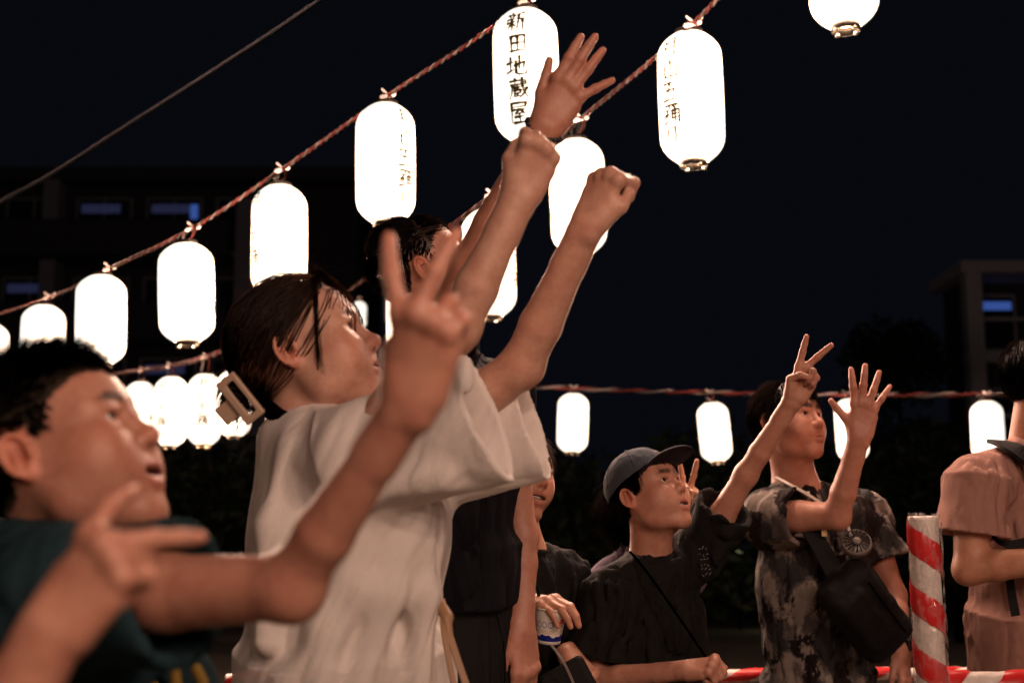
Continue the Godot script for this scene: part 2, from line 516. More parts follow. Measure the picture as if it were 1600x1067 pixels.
# strands: many tapered three-sided tubes; path(u, rng) gives the points of one strand in head axes
class Strands:
	var v := PackedVector3Array()
	var n := PackedVector3Array()
	var c := PackedColorArray()
	var ix := PackedInt32Array()
	func add(pts: PackedVector3Array, r0: float, r1: float, col: Color, bulge := 0.0) -> void:
		var m := pts.size()
		var b0 := v.size()
		var up := Vector3(0.31, 0.72, 0.6)
		for i in m:
			var t := (pts[mini(i + 1, m - 1)] - pts[maxi(i - 1, 0)]).normalized()
			var s := t.cross(up).normalized()
			var w := s.cross(t)
			var f := i / float(m - 1)
			var r := lerpf(r0, r1, f) + bulge * sin(f * PI)
			for j in 3:
				var a := TAU * j / 3.0
				var d := s * cos(a) + w * sin(a)
				v.append(pts[i] + d * r); n.append(d); c.append(col)
		for i in m - 1:
			for j in 3:
				var a := b0 + i * 3 + j
				var b := b0 + i * 3 + (j + 1) % 3
				ix.append_array(PackedInt32Array([a, a + 3, b, b, a + 3, b + 3]))
	func arrays() -> Array:
		var arr := []
		arr.resize(Mesh.ARRAY_MAX)
		arr[Mesh.ARRAY_VERTEX] = v; arr[Mesh.ARRAY_NORMAL] = n; arr[Mesh.ARRAY_COLOR] = c; arr[Mesh.ARRAY_INDEX] = ix
		return arr

# short hair: n strands rooted on the skull ellipsoid wherever inside(local point) says so; comb(local point) gives the lie, lift how far they stand off
func short_hair(x: Transform3D, k: float, n: int, sd: int, inside: Callable, comb: Callable, length: Vector2, lift: float, col: Color, thick := 0.0011, side_y := -1.0, droop := 0.1) -> Array:
	var rng := RandomNumberGenerator.new()
	rng.seed = sd
	var st := Strands.new()
	var c0 := Vector3(0, 0.034, -0.012)
	var rr := Vector3(0.0755, 0.0885, 0.0965)
	var tries := 0
	var done := 0
	while done < n and tries < n * 12:
		tries += 1
		var d := Vector3(rng.randfn(), rng.randfn(), rng.randfn()).normalized()
		var p := c0 + d * rr
		if not inside.call(p):
			continue
		done += 1
		var nor := (d / rr).normalized()
		var lie: Vector3 = comb.call(p)
		lie = (lie - nor * lie.dot(nor)).normalized()
		var wob := Vector3(rng.randfn(), rng.randfn(), rng.randfn()) * 0.16
		var dir := (lie + nor * lift * rng.randf_range(0.5, 1.5) + wob).normalized()
		var l := rng.randf_range(length.x, length.y) * clampf(0.3 + (p.y - side_y) * 14.0, 0.3, 1.0)
		var pts := PackedVector3Array()
		var q := p
		for i in 6:
			pts.append(x.origin + x.basis * (q * k))
			q += dir * l / 5.0
			var e := (q - c0) / (rr * 1.02)
			if e.length() < 1.0:
				q = c0 + e.normalized() * rr * 1.025
			var out := ((q - c0) / (rr * rr)).normalized()
			dir -= out * maxf(dir.dot(out), 0.0) * (0.3 if lift < 0.5 else 0.07)
			dir = (dir + Vector3(0, -droop, 0) + lie * 0.18).normalized()
		var b := rng.randf_range(0.6, 1.5)
		st.add(pts, thick * k * rng.randf_range(0.8, 1.3), 0.0002, Color(col.r * b, col.g * b, col.b * b), 0.0003)
	return st.arrays()

# ---------- building helpers ----------
var jobs: Array = []
var results: Array = []
var mats := {}
var taken := {}

func mat(n: String, col: Color, rough := 0.8, spec := 0.5) -> StandardMaterial3D:
	# col is a real-world (linear) base colour
	if mats.has(n):
		return mats[n]
	var m := StandardMaterial3D.new()
	m.resource_name = n
	m.albedo_color = Color(col.r, col.g, col.b).linear_to_srgb()
	m.roughness = rough
	m.metallic_specular = spec
	mats[n] = m
	return m

func tinted(n: String, rough := 0.8, spec := 0.5) -> StandardMaterial3D:
	var m := mat(n, Color(1, 1, 1), rough, spec)
	m.vertex_color_use_as_albedo = true
	return m

func weave(m: StandardMaterial3D, freq: float, depth: float, scale := 6.0) -> StandardMaterial3D:
	if m.heightmap_texture or m.normal_enabled:
		return m
	var nz := FastNoiseLite.new()
	nz.seed = 5; nz.frequency = freq; nz.fractal_octaves = 3
	var t := NoiseTexture2D.new()
	t.width = 256; t.height = 256; t.seamless = true; t.noise = nz; t.as_normal_map = true; t.bump_strength = depth
	m.normal_enabled = true; m.normal_texture = t; m.normal_scale = 0.6
	m.uv1_triplanar = true; m.uv1_scale = Vector3.ONE * scale
	return m

func mesh_of(a: Array) -> ArrayMesh:
	var m := ArrayMesh.new()
	m.add_surface_from_arrays(Mesh.PRIMITIVE_TRIANGLES, a)
	return m

func thing(called: String, label: String, category: String, at: Vector3, group := "") -> Node3D:
	var n := Node3D.new()
	n.name = called if not taken.has(called) else "%s_%03d" % [called, taken[called]]
	taken[called] = taken.get(called, 0) + 1
	add_child(n)
	n.position = at
	n.set_meta("label", label); n.set_meta("category", category)
	if group:
		n.set_meta("group", group)
	return n

func world_of(n: Node3D) -> Transform3D:
	var t := n.transform
	var p := n.get_parent()
	while p is Node3D and p != self:
		t = p.transform * t
		p = p.get_parent()
	return t

# a mesh whose vertices are world coordinates, under parent
func put(parent: Node3D, called: String, m: Mesh, material: Material) -> MeshInstance3D:
	var o := MeshInstance3D.new()
	o.name = called
	o.mesh = m
	o.material_override = material
	parent.add_child(o, true)
	if parent != self:
		o.transform = world_of(parent).affine_inverse()
	return o

func later(parent: Node3D, called: String, make: Callable, material: Material) -> void:
	jobs.append([parent, called, make, material, make.get_object()])

func run_job(i: int) -> void:
	results[i] = jobs[i][2].call()

func finish_jobs() -> void:
	results.resize(jobs.size())
	var id := WorkerThreadPool.add_group_task(run_job, jobs.size(), 4, true)
	WorkerThreadPool.wait_for_group_task_completion(id)
	for i in jobs.size():
		if results[i][Mesh.ARRAY_VERTEX].size():
			put(jobs[i][0], jobs[i][1], mesh_of(results[i]), jobs[i][3])
	jobs.clear(); results.clear()

func now(s: Sdf, cell: float) -> ArrayMesh:
	return mesh_of(s.arrays(cell))

# tube along points, with a radius at each
func tube(pts: PackedVector3Array, r0: float, r1: float, sides := 6) -> Array:
	var v := PackedVector3Array()
	var n := PackedVector3Array()
	var ix := PackedInt32Array()
	var m := pts.size()
	var side := Vector3()
	for i in m:
		var t := (pts[mini(i + 1, m - 1)] - pts[maxi(i - 1, 0)]).normalized()
		if i == 0:
			side = t.cross(Vector3(0.13, 0.9, 0.41)).normalized()
		side = (side - t * side.dot(t)).normalized()
		var w := side.cross(t)
		var r := lerpf(r0, r1, i / float(m - 1))
		for j in sides:
			var a := TAU * j / sides
			var d := side * cos(a) + w * sin(a)
			v.append(pts[i] + d * r); n.append(d)
	for i in m - 1:
		for j in sides:
			var a := i * sides + j
			var b := i * sides + (j + 1) % sides
			ix.append_array(PackedInt32Array([a, a + sides, b, b, a + sides, b + sides]))
	for e in 2:
		var c := v.size()
		v.append(pts[0] if e == 0 else pts[m - 1]); n.append((pts[0] - pts[1]).normalized() if e == 0 else (pts[m - 1] - pts[m - 2]).normalized())
		for j in sides:
			var a := (0 if e == 0 else (m - 1) * sides) + j
			var b := (0 if e == 0 else (m - 1) * sides) + (j + 1) % sides
			ix.append_array(PackedInt32Array([c, a, b]) if e == 0 else PackedInt32Array([c, b, a]))
	var arr := []
	arr.resize(Mesh.ARRAY_MAX)
	arr[Mesh.ARRAY_VERTEX] = v; arr[Mesh.ARRAY_NORMAL] = n; arr[Mesh.ARRAY_INDEX] = ix
	return arr

# a strap: flat band through points, each with the direction it faces
func band(pts: PackedVector3Array, face: PackedVector3Array, width: float, thick: float) -> Array:
	var v := PackedVector3Array()
	var ix := PackedInt32Array()
	var m := pts.size()
	for i in m:
		var t := (pts[mini(i + 1, m - 1)] - pts[maxi(i - 1, 0)]).normalized()
		var f := face[mini(i, face.size() - 1)]
		f = (f - t * f.dot(t)).normalized()
		var s := t.cross(f) * width * 0.5
		var h := f * thick * 0.5
		v.append_array(PackedVector3Array([pts[i] - s - h, pts[i] + s - h, pts[i] + s + h, pts[i] - s + h]))
	for i in m - 1:
		for j in 4:
			var a := i * 4 + j
			var b := i * 4 + (j + 1) % 4
			ix.append_array(PackedInt32Array([a, b, a + 4, b, b + 4, a + 4]))
	ix.append_array(PackedInt32Array([0, 2, 1, 0, 3, 2]))
	var e := (m - 1) * 4
	ix.append_array(PackedInt32Array([e, e + 1, e + 2, e, e + 2, e + 3]))
	return flat_arrays(v, ix)

func flat_arrays(v: PackedVector3Array, ix: PackedInt32Array) -> Array:
	var ov := PackedVector3Array()
	var on := PackedVector3Array()
	for i in range(0, ix.size(), 3):
		var a := v[ix[i]]
		var b := v[ix[i + 1]]
		var c := v[ix[i + 2]]
		var n := (c - a).cross(b - a).normalized()
		ov.append_array(PackedVector3Array([a, b, c])); on.append_array(PackedVector3Array([n, n, n]))
	var arr := []
	arr.resize(Mesh.ARRAY_MAX)
	arr[Mesh.ARRAY_VERTEX] = ov; arr[Mesh.ARRAY_NORMAL] = on
	return arr

func curve(pts: Array, per := 8) -> PackedVector3Array:
	var out := PackedVector3Array()
	for i in pts.size() - 1:
		var a: Vector3 = pts[maxi(i - 1, 0)]
		var b: Vector3 = pts[i]
		var c: Vector3 = pts[i + 1]
		var d: Vector3 = pts[mini(i + 2, pts.size() - 1)]
		for j in per:
			out.append(b.cubic_interpolate(c, a, d, j / float(per)))
	out.append(pts[-1])
	return out

func boxes(list: Array) -> Array:
	# each [centre, size]; chamfer-free boxes with flat faces, joined
	var v := PackedVector3Array()
	var ix := PackedInt32Array()
	for b in list:
		var c: Vector3 = b[0]
		var h: Vector3 = b[1] * 0.5
		var o := v.size()
		for i in 8:
			v.append(c + Vector3(h.x * (1 if i & 1 else -1), h.y * (1 if i & 2 else -1), h.z * (1 if i & 4 else -1)))
		for f in [[0, 2, 1, 3], [4, 5, 6, 7], [0, 1, 4, 5], [2, 6, 3, 7], [0, 4, 2, 6], [1, 3, 5, 7]]:
			ix.append_array(PackedInt32Array([o + f[0], o + f[1], o + f[2], o + f[1], o + f[3], o + f[2]]))
	return flat_arrays(v, ix)

func lathe(base: Vector3, axis: Vector3, prof: Array, sides := 24) -> Array:
	# prof: [height, radius] from bottom to top
	var y := axis.normalized()
	var x := y.cross(Vector3(0.3, 0.1, 0.95)).normalized()
	var z := x.cross(y)
	var v := PackedVector3Array()
	var ix := PackedInt32Array()
	for p in prof:
		for j in sides:
			var a := TAU * j / sides
			v.append(base + y * p[0] + (x * cos(a) + z * sin(a)) * p[1])
	for i in prof.size() - 1:
		for j in sides:
			var a := i * sides + j
			var b := i * sides + (j + 1) % sides
			ix.append_array(PackedInt32Array([a, a + sides, b, b, a + sides, b + sides]))
	var st := SurfaceTool.new()
	st.begin(Mesh.PRIMITIVE_TRIANGLES)
	for p in v:
		st.add_vertex(p)
	for i in ix:
		st.add_index(i)
	st.generate_normals()
	return st.commit_to_arrays()

func materials() -> void:
	var m := weave(tinted("skin", 0.43, 0.5), 0.09, 5.0, 16.0)
	m.normal_scale = 0.35
	m.subsurf_scatter_enabled = true
	m.subsurf_scatter_strength = 0.12
	tinted("hair", 0.42, 0.5)
	m = tinted("eye", 0.08, 0.5)
	m.clearcoat_enabled = true; m.clearcoat = 1.0; m.clearcoat_roughness = 0.03
	weave(tinted("cloth", 0.9, 0.25), 0.12, 3.0, 9.0)
	weave(mat("black cloth", Color(0.012, 0.012, 0.014), 0.92, 0.25), 0.12, 3.0, 9.0)
	m = weave(tinted("sheer", 0.75, 0.2), 0.12, 3.0, 9.0)
	m.albedo_color = Color(1, 1, 1, 0.82)
	m.transparency = BaseMaterial3D.TRANSPARENCY_ALPHA
	mat("red cord", Color(0.38, 0.09, 0.08), 0.6)
	mat("white cord", Color(0.5, 0.43, 0.4), 0.6)
	mat("black cable", Color(0.012, 0.012, 0.012), 0.5)
	mat("black lacquer", Color(0.01, 0.009, 0.008), 0.3)
	m = mat("tab metal", Color(0.7, 0.62, 0.5), 0.3)
	m.metallic = 1.0
	mat("red tape", Color(0.55, 0.022, 0.022), 0.28)
	mat("white tape", Color(0.66, 0.6, 0.55), 0.3)
	m = mat("plastic film", Color(0.9, 0.88, 0.86), 0.12)
	m.albedo_color.a = 0.06
	m.transparency = BaseMaterial3D.TRANSPARENCY_ALPHA

func structure(called: String, m: Mesh, material: Material) -> MeshInstance3D:
	var o := put(self, called, m, material)
	o.set_meta("kind", "structure")
	return o

func ground_and_buildings() -> void:
	var g := StandardMaterial3D.new()
	var nz := FastNoiseLite.new()
	nz.seed = 3; nz.frequency = 0.02; nz.fractal_octaves = 5
	var ramp := Gradient.new()
	ramp.colors = PackedColorArray([Color(0.22, 0.19, 0.15), Color(0.4, 0.35, 0.28)])
	var t := NoiseTexture2D.new()
	t.width = 512; t.height = 512; t.seamless = true; t.noise = nz; t.color_ramp = ramp
	g.albedo_texture = t; g.uv1_triplanar = true; g.uv1_world_triplanar = true; g.uv1_scale = Vector3.ONE * 0.4; g.roughness = 0.95
	var pl := PlaneMesh.new()
	pl.size = Vector2(320, 320)
	structure("ground", pl, g)
	var concrete := weave(mat("concrete", Color(0.024, 0.027, 0.034), 0.9), 0.05, 2.0, 0.5)
	var pale := mat("pale render", Color(0.17, 0.18, 0.22), 0.85)
	var dark := mat("dark wall", Color(0.02, 0.022, 0.028), 0.9)
	var glass := mat("dark glass", Color(0.015, 0.016, 0.02), 0.12)
	var lit := mat("lit window", Color(0.1, 0.1, 0.1), 0.5)
	lit.emission_enabled = true
	lit.emission = Color(0.3, 0.46, 0.85); lit.emission_energy_multiplier = 0.4
	var dim := mat("dim window", Color(0.1, 0.1, 0.1), 0.5)
	dim.emission_enabled = true
	dim.emission = Color(0.4, 0.46, 0.75); dim.emission_energy_multiplier = 0.07
	# apartment block far on the left
	var z0 := -46.0
	var b := thing("apartment_building", "dark apartment block behind the left lanterns, a few windows lit blue", "building", Vector3(-14.0, 0, z0))
	put(b, "wall", mesh_of(boxes([[Vector3(-14.0, 6.9, z0 - 5.0), Vector3(17.6, 13.8, 9.0)]])), dark)
	put(b, "roof", mesh_of(boxes([[Vector3(-14.0, 14.0, z0 - 4.6), Vector3(18.4, 0.4, 10.4)]])), concrete)
	put(b, "stair_tower", mesh_of(boxes([[Vector3(-8.3, 6.6, z0 - 0.1), Vector3(1.6, 13.2, 1.0)]])), pale)
	put(b, "stair_tower", mesh_of(boxes([[Vector3(-15.2, 6.9, z0 + 0.1), Vector3(0.5, 13.8, 0.9)]])), pale)
	var lit_at := {"4.3": 1, "4.2": 2, "3.1": 1, "2.3": 2}
	for f in 5:
		var y := 0.3 + f * 2.72
		put(b, "balcony_slab", mesh_of(boxes([[Vector3(-14.9, y, z0 + 0.35), Vector3(11.4, 0.18, 1.7)]])), concrete)
		put(b, "balcony_parapet", mesh_of(boxes([[Vector3(-14.9, y + 0.6, z0 + 1.12), Vector3(11.4, 1.02, 0.12)]])), concrete)
		for k in 5:
			var x := -18.4 + k * 2.35
			var key := "%d.%d" % [f, k]
			var w := put(b, "window", mesh_of(boxes([[Vector3(x, y + 1.25, z0 - 0.5), Vector3(1.9, 2.0, 0.1)]])), pale)
			put(w, "pane", mesh_of(boxes([[Vector3(x - 0.45, y + 1.27, z0 - 0.46), Vector3(0.82, 1.8, 0.08)], [Vector3(x + 0.45, y + 1.27, z0 - 0.46), Vector3(0.82, 1.8, 0.08)]])), glass)
			if lit_at.has(key):
				put(w, "lit_pane", mesh_of(boxes([[Vector3(x - 0.1, y + 1.86, z0 - 0.4), Vector3(1.3, 0.3, 0.06)]])), dim)
				if lit_at[key] == 1:
					put(w, "lit_pane", mesh_of(boxes([[Vector3(x + 0.68, y + 1.7, z0 - 0.4), Vector3(0.24, 0.6, 0.06)]])), lit)
	# block far on the right
	var z1 := -40.0
	pale = mat("pale frame", Color(0.3, 0.31, 0.35), 0.85)
	var c := thing("apartment_building", "dark block at the right edge with a pale grid of columns and beams", "building", Vector3(17.0, 0, z1))
	put(c, "wall", mesh_of(boxes([[Vector3(18.6, 4.7, z1 - 1.7), Vector3(11.0, 9.4, 1.4)]])), dark)
	put(c, "roof", mesh_of(boxes([[Vector3(18.5, 9.55, z1 - 0.9), Vector3(11.6, 0.34, 3.2)]])), pale)
	for k in 4:
		put(c, "column", mesh_of(boxes([[Vector3(13.05 + k * 3.3, 4.7, z1 + 0.4), Vector3(0.45, 9.36, 0.5)]])), pale)
	for f in 3:
		put(c, "beam", mesh_of(boxes([[Vector3(18.3, 1.5 + f * 2.75, z1 + 0.3), Vector3(11.0, 0.32, 0.42)]])), pale)
		put(c, "railing", mesh_of(boxes([[Vector3(18.3, 2.6 + f * 2.75, z1 + 0.3), Vector3(10.9, 0.1, 0.1)]])), pale)
		for k in 6:
			var w := put(c, "window", mesh_of(boxes([[Vector3(14.1 + k * 1.7, 2.7 + f * 2.75, z1 - 0.98), Vector3(1.3, 1.7, 0.1)]])), pale)
			put(w, "pane", mesh_of(boxes([[Vector3(14.1 + k * 1.7, 2.7 + f * 2.75, z1 - 0.94), Vector3(1.14, 1.54, 0.1)]])), glass)
			if f == 2 and k == 0:
				put(w, "lit_pane", mesh_of(boxes([[Vector3(14.1 + k * 1.7, 3.2 + f * 2.75, z1 - 0.87), Vector3(1.0, 0.24, 0.04)]])), lit)
	# lamps far behind, small bright discs
	var bulb := mat("far lamp glass", Color(0.7, 0.65, 0.55), 0.4)
	bulb.emission_enabled = true
	bulb.emission = Color(0.85, 0.85, 0.62); bulb.emission_energy_multiplier = 1.3
	var ball := SphereMesh.new()
	ball.radius = 0.045; ball.height = 0.09; ball.radial_segments = 14; ball.rings = 7
	for q in [[Vector3(4.166, 1.440, -26.277), "upper of the two tiny far lamps between the cap and the camouflage shirt"], [Vector3(4.154, 1.197, -26.316), "lower of the two tiny far lamps between the cap and the camouflage shirt"], [Vector3(4.669, 0.435, -26.438), "tiny far lamp at the edge of the camouflage shirt, lowest of three"]]:
		var n := thing("far_lamp", q[1], "lamp", Vector3(q[0].x, 0, q[0].z), "tiny far lamps")
		put(n, "pole", mesh_of(tube(PackedVector3Array([Vector3(q[0].x, 0, q[0].z - 0.06), q[0] - Vector3(0, 0.02, 0.06)]), 0.02, 0.015)), concrete)
		var o := MeshInstance3D.new()
		o.name = "bulb"; o.mesh = ball; o.material_override = bulb
		o.position = Vector3(0, q[0].y, 0)
		n.add_child(o)
		var l := OmniLight3D.new()
		l.name = "far_lamp_light"
		l.position = o.position
		l.light_energy = 0.03; l.light_color = Color(1.0, 0.95, 0.75); l.light_size = 0.04; l.omni_range = 30.0; l.omni_attenuation = 2.0; l.shadow_enabled = true
		n.add_child(l)
	# a pale bent pole behind the boy in teal
	var pp := thing("bent_pole", "thin pale metal pole with a bent top behind the boy in teal", "pole", Vector3(Vector3(-1.123, 1.085, -3.243).x, 0, Vector3(-1.123, 1.085, -3.243).z))
	var foot := Vector3(-1.120, 0.857, -3.280)
	put(pp, "tube", mesh_of(tube(curve([Vector3(foot.x, 0, foot.z), Vector3(-1.120, 0.943, -3.266), Vector3(-1.118, 1.156, -3.232), Vector3(-1.126, 1.196, -3.225), Vector3(-1.158, 1.210, -3.223), Vector3(-1.239, 1.219, -3.222)], 6), 0.008, 0.008, 8)), mat("pale metal", Color(0.3, 0.3, 0.32), 0.5))
	# trees and shrubs, black against the sky
	var leaf := tinted("leaf", 0.7, 0.3)
	leaf.cull_mode = BaseMaterial3D.CULL_DISABLED
	var bark := mat("bark", Color(0.05, 0.035, 0.025), 0.9)
	var spots := [[Vector3(9.3, 0, -34), 7.2, 1.8, "tall dark tree beside the block at the right edge"], [Vector3(-5.6, 0, -22), 3.0, 1.9, "round dark shrub behind the lanterns left of the woman in cream"], [Vector3(-3.2, 0, -21), 2.7, 1.7, "low dark shrub right behind the woman in cream"], [Vector3(0.6, 0, -20), 2.4, 1.7, "dark shrub behind the woman holding the paper cup"], [Vector3(2.3, 0, -19), 2.5, 1.6, "dark shrub behind the boy in the cap"], [Vector3(4.4, 0, -21), 2.6, 1.8, "dark shrub behind the man in the camouflage shirt"], [Vector3(6.8, 0, -22), 3.0, 1.8, "dark shrub behind the striped post"]]
	for q in spots.size():
		var s: Array = spots[q]
		var n := thing("tree" if q == 0 else "shrub", s[3], "tree" if q == 0 else "shrub", s[0])
		put(n, "trunk", mesh_of(tube(PackedVector3Array([s[0], s[0] + Vector3(0.05, s[1] * 0.4, 0), s[0] + Vector3(0.0, s[1] * 0.8, 0.05)]), 0.05 * s[2], 0.02 * s[2], 7)), bark)
		later(n, "crown", foliage.bind(s[0], s[1], s[2], 40 + q), leaf)

func foliage(at: Vector3, height: float, r: float, sd: int) -> Array:
	var rng := RandomNumberGenerator.new()
	rng.seed = sd
	var v := PackedVector3Array()
	var n := PackedVector3Array()
	var cl := PackedColorArray()
	var blobs := []
	for i in 14:
		var a := rng.randf() * TAU
		var h := rng.randf_range(0.3, 0.95) * height
		var rr := r * rng.randf_range(0.2, 0.75) * (1.15 - h / height * 0.6)
		blobs.append([at + Vector3(cos(a) * rr, h, sin(a) * rr), r * rng.randf_range(0.3, 0.5)])
	for i in 5200:
		var b: Array = blobs[rng.randi() % blobs.size()]
		var d := Vector3(rng.randfn(), rng.randfn() * 0.8, rng.randfn()).normalized() * pow(rng.randf(), 0.4)
		var p: Vector3 = b[0] + d * b[1]
		var u := Vector3(rng.randfn(), rng.randfn(), rng.randfn()).normalized()
		var w := u.cross(Vector3(rng.randfn(), rng.randfn(), rng.randfn())).normalized()
		var s := rng.randf_range(0.05, 0.09) * (1.0 + 0.25 * r)
		var nn := u.cross(w)
		v.append_array(PackedVector3Array([p - u * s, p + w * s * 0.45, p + u * s, p - u * s, p + u * s, p - w * s * 0.45]))
		var c := Color(0.005, 0.009, 0.004) * rng.randf_range(0.7, 1.4)
		for k in 6:
			n.append(nn); cl.append(c)
	var arr := []
	arr.resize(Mesh.ARRAY_MAX)
	arr[Mesh.ARRAY_VERTEX] = v; arr[Mesh.ARRAY_NORMAL] = n; arr[Mesh.ARRAY_COLOR] = cl
	return arr

# a bar wrapped in red and white tape: spiral stripes as two meshes of real bands
func spiral(a: Vector3, b: Vector3, r: float, turns: float, width: float, from: float, proud: float, wob: int) -> Array:
	var y := b - a
	var l := y.length()
	y /= l
	var x := y.cross(Vector3(0.31, 0.2, 0.93)).normalized()
	var z := x.cross(y)
	var rng := RandomNumberGenerator.new()
	rng.seed = wob
	var st := SurfaceTool.new()
	st.begin(Mesh.PRIMITIVE_TRIANGLES)
	var n := int(turns * 28)
	var step := l / turns
	for i in n + 1:
		var t := i / 28.0
		var ang := t * TAU
		var jit := rng.randf_range(-0.002, 0.002)
		for e in 6:
			var h := (t - turns * 0.0 + from) * step + (e / 5.0) * width * step + jit
			h = clampf(h, 0.0, l)
			var rr := r + proud + rng.randf_range(-0.0006, 0.0006) + (0.0 if e > 0 and e < 5 else -proud)
			st.add_vertex(a + y * h + (x * cos(ang) + z * sin(ang)) * rr)
	for i in n:
		for e in 5:
			var q := i * 6 + e
			for k in [q, q + 1, q + 6, q + 1, q + 7, q + 6]:
				st.add_index(k)
	st.generate_normals()
	return st.commit_to_arrays()

func striped(called: String, label: String, a: Vector3, b: Vector3, r: float, pitch: float, cat_: String) -> Node3D:
	var o := thing(called, label, cat_, a)
	var s := Sdf.new()
	s.cone(a, b, r, r, 0.003)
	s.amp = 0.0016; s.noise = FastNoiseLite.new(); s.noise.seed = 4; s.noise.frequency = 1.0; s.nscale = Vector3.ONE * 45.0
	later(o, "white_wrap", s.arrays.bind(0.005), mats["white tape"])
	var turns := (a - b).length() / pitch
	later(o, "red_stripe", spiral.bind(a, b, r + 0.0015, turns, 0.47, -0.2, 0.0022, 8), mats["red tape"])
	return o

func fences() -> void:
	var p0 := Vector3(0.866, 0.857, -3.027)
	var p1 := Vector3(0.853, 1.209, -2.970)
	var foot := Vector3(p0.x + 0.012, 0.0, p0.z)
	var post := striped("striped_post", "red and white spiral wrapped post under clear film, right of the man in camouflage", foot, p1, 0.0305, 0.122, "post")
	# crumpled clear film round the post
	var f := Sdf.new()
	f.cone(foot.lerp(p1, 0.6), p1 + Vector3(0.003, 0.007, 0), 0.036, 0.0345, 0.003)
	f.cone(foot, p1 + Vector3(0.003, 0.02, 0), 0.0335, 0.033, 0.003, true)
	f.amp = 0.0028; f.noise = FastNoiseLite.new(); f.noise.seed = 9; f.noise.frequency = 1.0; f.nscale = Vector3(60, 26, 60)
	later(post, "clear_film", f.arrays.bind(0.0024), mats["plastic film"])
	striped("striped_rail", "red and white wrapped rail running right from the striped post", Vector3(0.847, 0.864, -3.015), Vector3(1.981, 0.862, -3.178), 0.026, 0.15, "rail")
	var e0 := Vector3(1.995, 0.876, -3.175)
	striped("striped_post", "wrapped post outside the picture on the right, ending the near rail", Vector3(e0.x, 0, e0.z), e0, 0.03, 0.15, "post")
	striped("striped_rail", "red and white wrapped rail behind the man in camouflage and the boy in the cap", Vector3(-0.958, 0.736, -4.869), Vector3(2.886, 0.769, -4.863), 0.019, 0.21, "rail")
	var e1 := Vector3(2.899, 0.782, -4.861)
	striped("striped_post", "wrapped post outside the picture on the right, ending the back rail", Vector3(e1.x, 0, e1.z), e1, 0.03, 0.15, "post")
	var p := Vector3(-0.904, 0.745, -4.857)
	striped("striped_post", "red and white wrapped post low behind the woman in cream", Vector3(p.x, 0, p.z), p, 0.03, 0.15, "post")

# ---------- lanterns ----------
var dry := FastNoiseLite.new()
func brush(im: Image, glyph: Array, ox: float, oy: float, size: float, w: float, ink: Color) -> void:
	for st: Array in glyph:
		for i in st.size() - 1:
			var a := Vector2(st[i][0], st[i][1])
			var b := Vector2(st[i + 1][0], st[i + 1][1])
			var n := int((b - a).length() * size / 100.0) + 2
			for k in n:
				var f := k / float(n - 1)
				var whole := (i + f) / (st.size() - 1)
				var p := a.lerp(b, f) * size / 100.0 + Vector2(ox, oy)
				var r := w * (1.15 - 0.75 * whole) * (1.0 + 0.55 * dry.get_noise_2d(p.x * 1.7, p.y))
				for y in range(int(p.y - r), int(p.y + r) + 1):
					for x in range(int(p.x - r), int(p.x + r) + 1):
						if Vector2(x - p.x, (y - p.y) * 1.3).length() < r:
							im.set_pixel(posmod(x, im.get_width()), clampi(y, 0, im.get_height() - 1), ink)

const GLYPHS := {
	"shin": [[[28, 5], [30, 12]], [[10, 18], [50, 16]], [[20, 24], [24, 36]], [[40, 22], [34, 36]], [[6, 42], [54, 38]], [[8, 58], [52, 54]], [[30, 42], [30, 98]], [[28, 62], [8, 84]], [[32, 64], [48, 78]], [[88, 6], [64, 14]], [[64, 14], [62, 50], [54, 92]], [[64, 42], [98, 38]], [[82, 42], [82, 98]]],
	"den": [[[18, 18], [20, 88]], [[18, 18], [84, 14], [80, 88]], [[20, 50], [80, 48]], [[49, 16], [49, 86]], [[20, 86], [80, 84]]],
	"chi": [[[4, 36], [34, 32]], [[19, 10], [19, 72]], [[2, 78], [36, 66]], [[40, 48], [84, 34], [82, 62], [74, 60]], [[62, 6], [62, 66]], [[46, 28], [46, 82], [60, 90], [92, 88], [96, 70]]],
	"zo": [[[8, 14], [92, 12]], [[32, 4], [32, 24]], [[66, 3], [66, 24]], [[14, 32], [88, 30]], [[18, 32], [16, 64], [6, 94]], [[28, 44], [60, 42]], [[30, 44], [30, 86], [62, 84]], [[44, 44], [44, 54], [58, 54]], [[30, 58], [58, 56], [58, 70], [30, 72]], [[44, 72], [44, 86]], [[66, 22], [72, 60], [94, 92]], [[88, 48], [70, 78], [56, 92]], [[80, 20], [87, 27]]],
	"ya": [[[16, 10], [86, 9], [84, 26], [18, 27]], [[16, 10], [18, 50], [6, 92]], [[28, 40], [84, 38]], [[52, 40], [36, 56], [78, 54]], [[68, 46], [82, 58]], [[32, 70], [78, 68]], [[55, 58], [55, 90]], [[20, 92], [92, 90]]],
	"tsuki": [[[24, 8], [24, 60], [10, 94]], [[24, 8], [80, 8], [80, 92], [70, 88]], [[26, 34], [78, 33]], [[26, 58], [78, 57]]],
	"yama": [[[50, 8], [50, 86]], [[14, 36], [16, 88], [86, 86], [86, 34]]],
	"go": [[[14, 12], [86, 10]], [[48, 12], [34, 88]], [[24, 44], [72, 42], [68, 88]], [[6, 90], [94, 88]]],
	"odo": [[[8, 10], [38, 8], [36, 30], [10, 32], [8, 10]], [[24, 32], [24, 84]], [[24, 54], [40, 52]], [[10, 48], [10, 84]], [[4, 90], [42, 80]], [[50, 10], [86, 8], [68, 22]], [[60, 18], [76, 30]], [[52, 36], [50, 94]], [[52, 36], [90, 34], [90, 92], [82, 88]], [[54, 54], [88, 53]], [[54, 70], [88, 69]], [[70, 36], [70, 92]]],
	"ri": [[[30, 12], [28, 52], [34, 60]], [[70, 8], [74, 50], [48, 94]]],
}

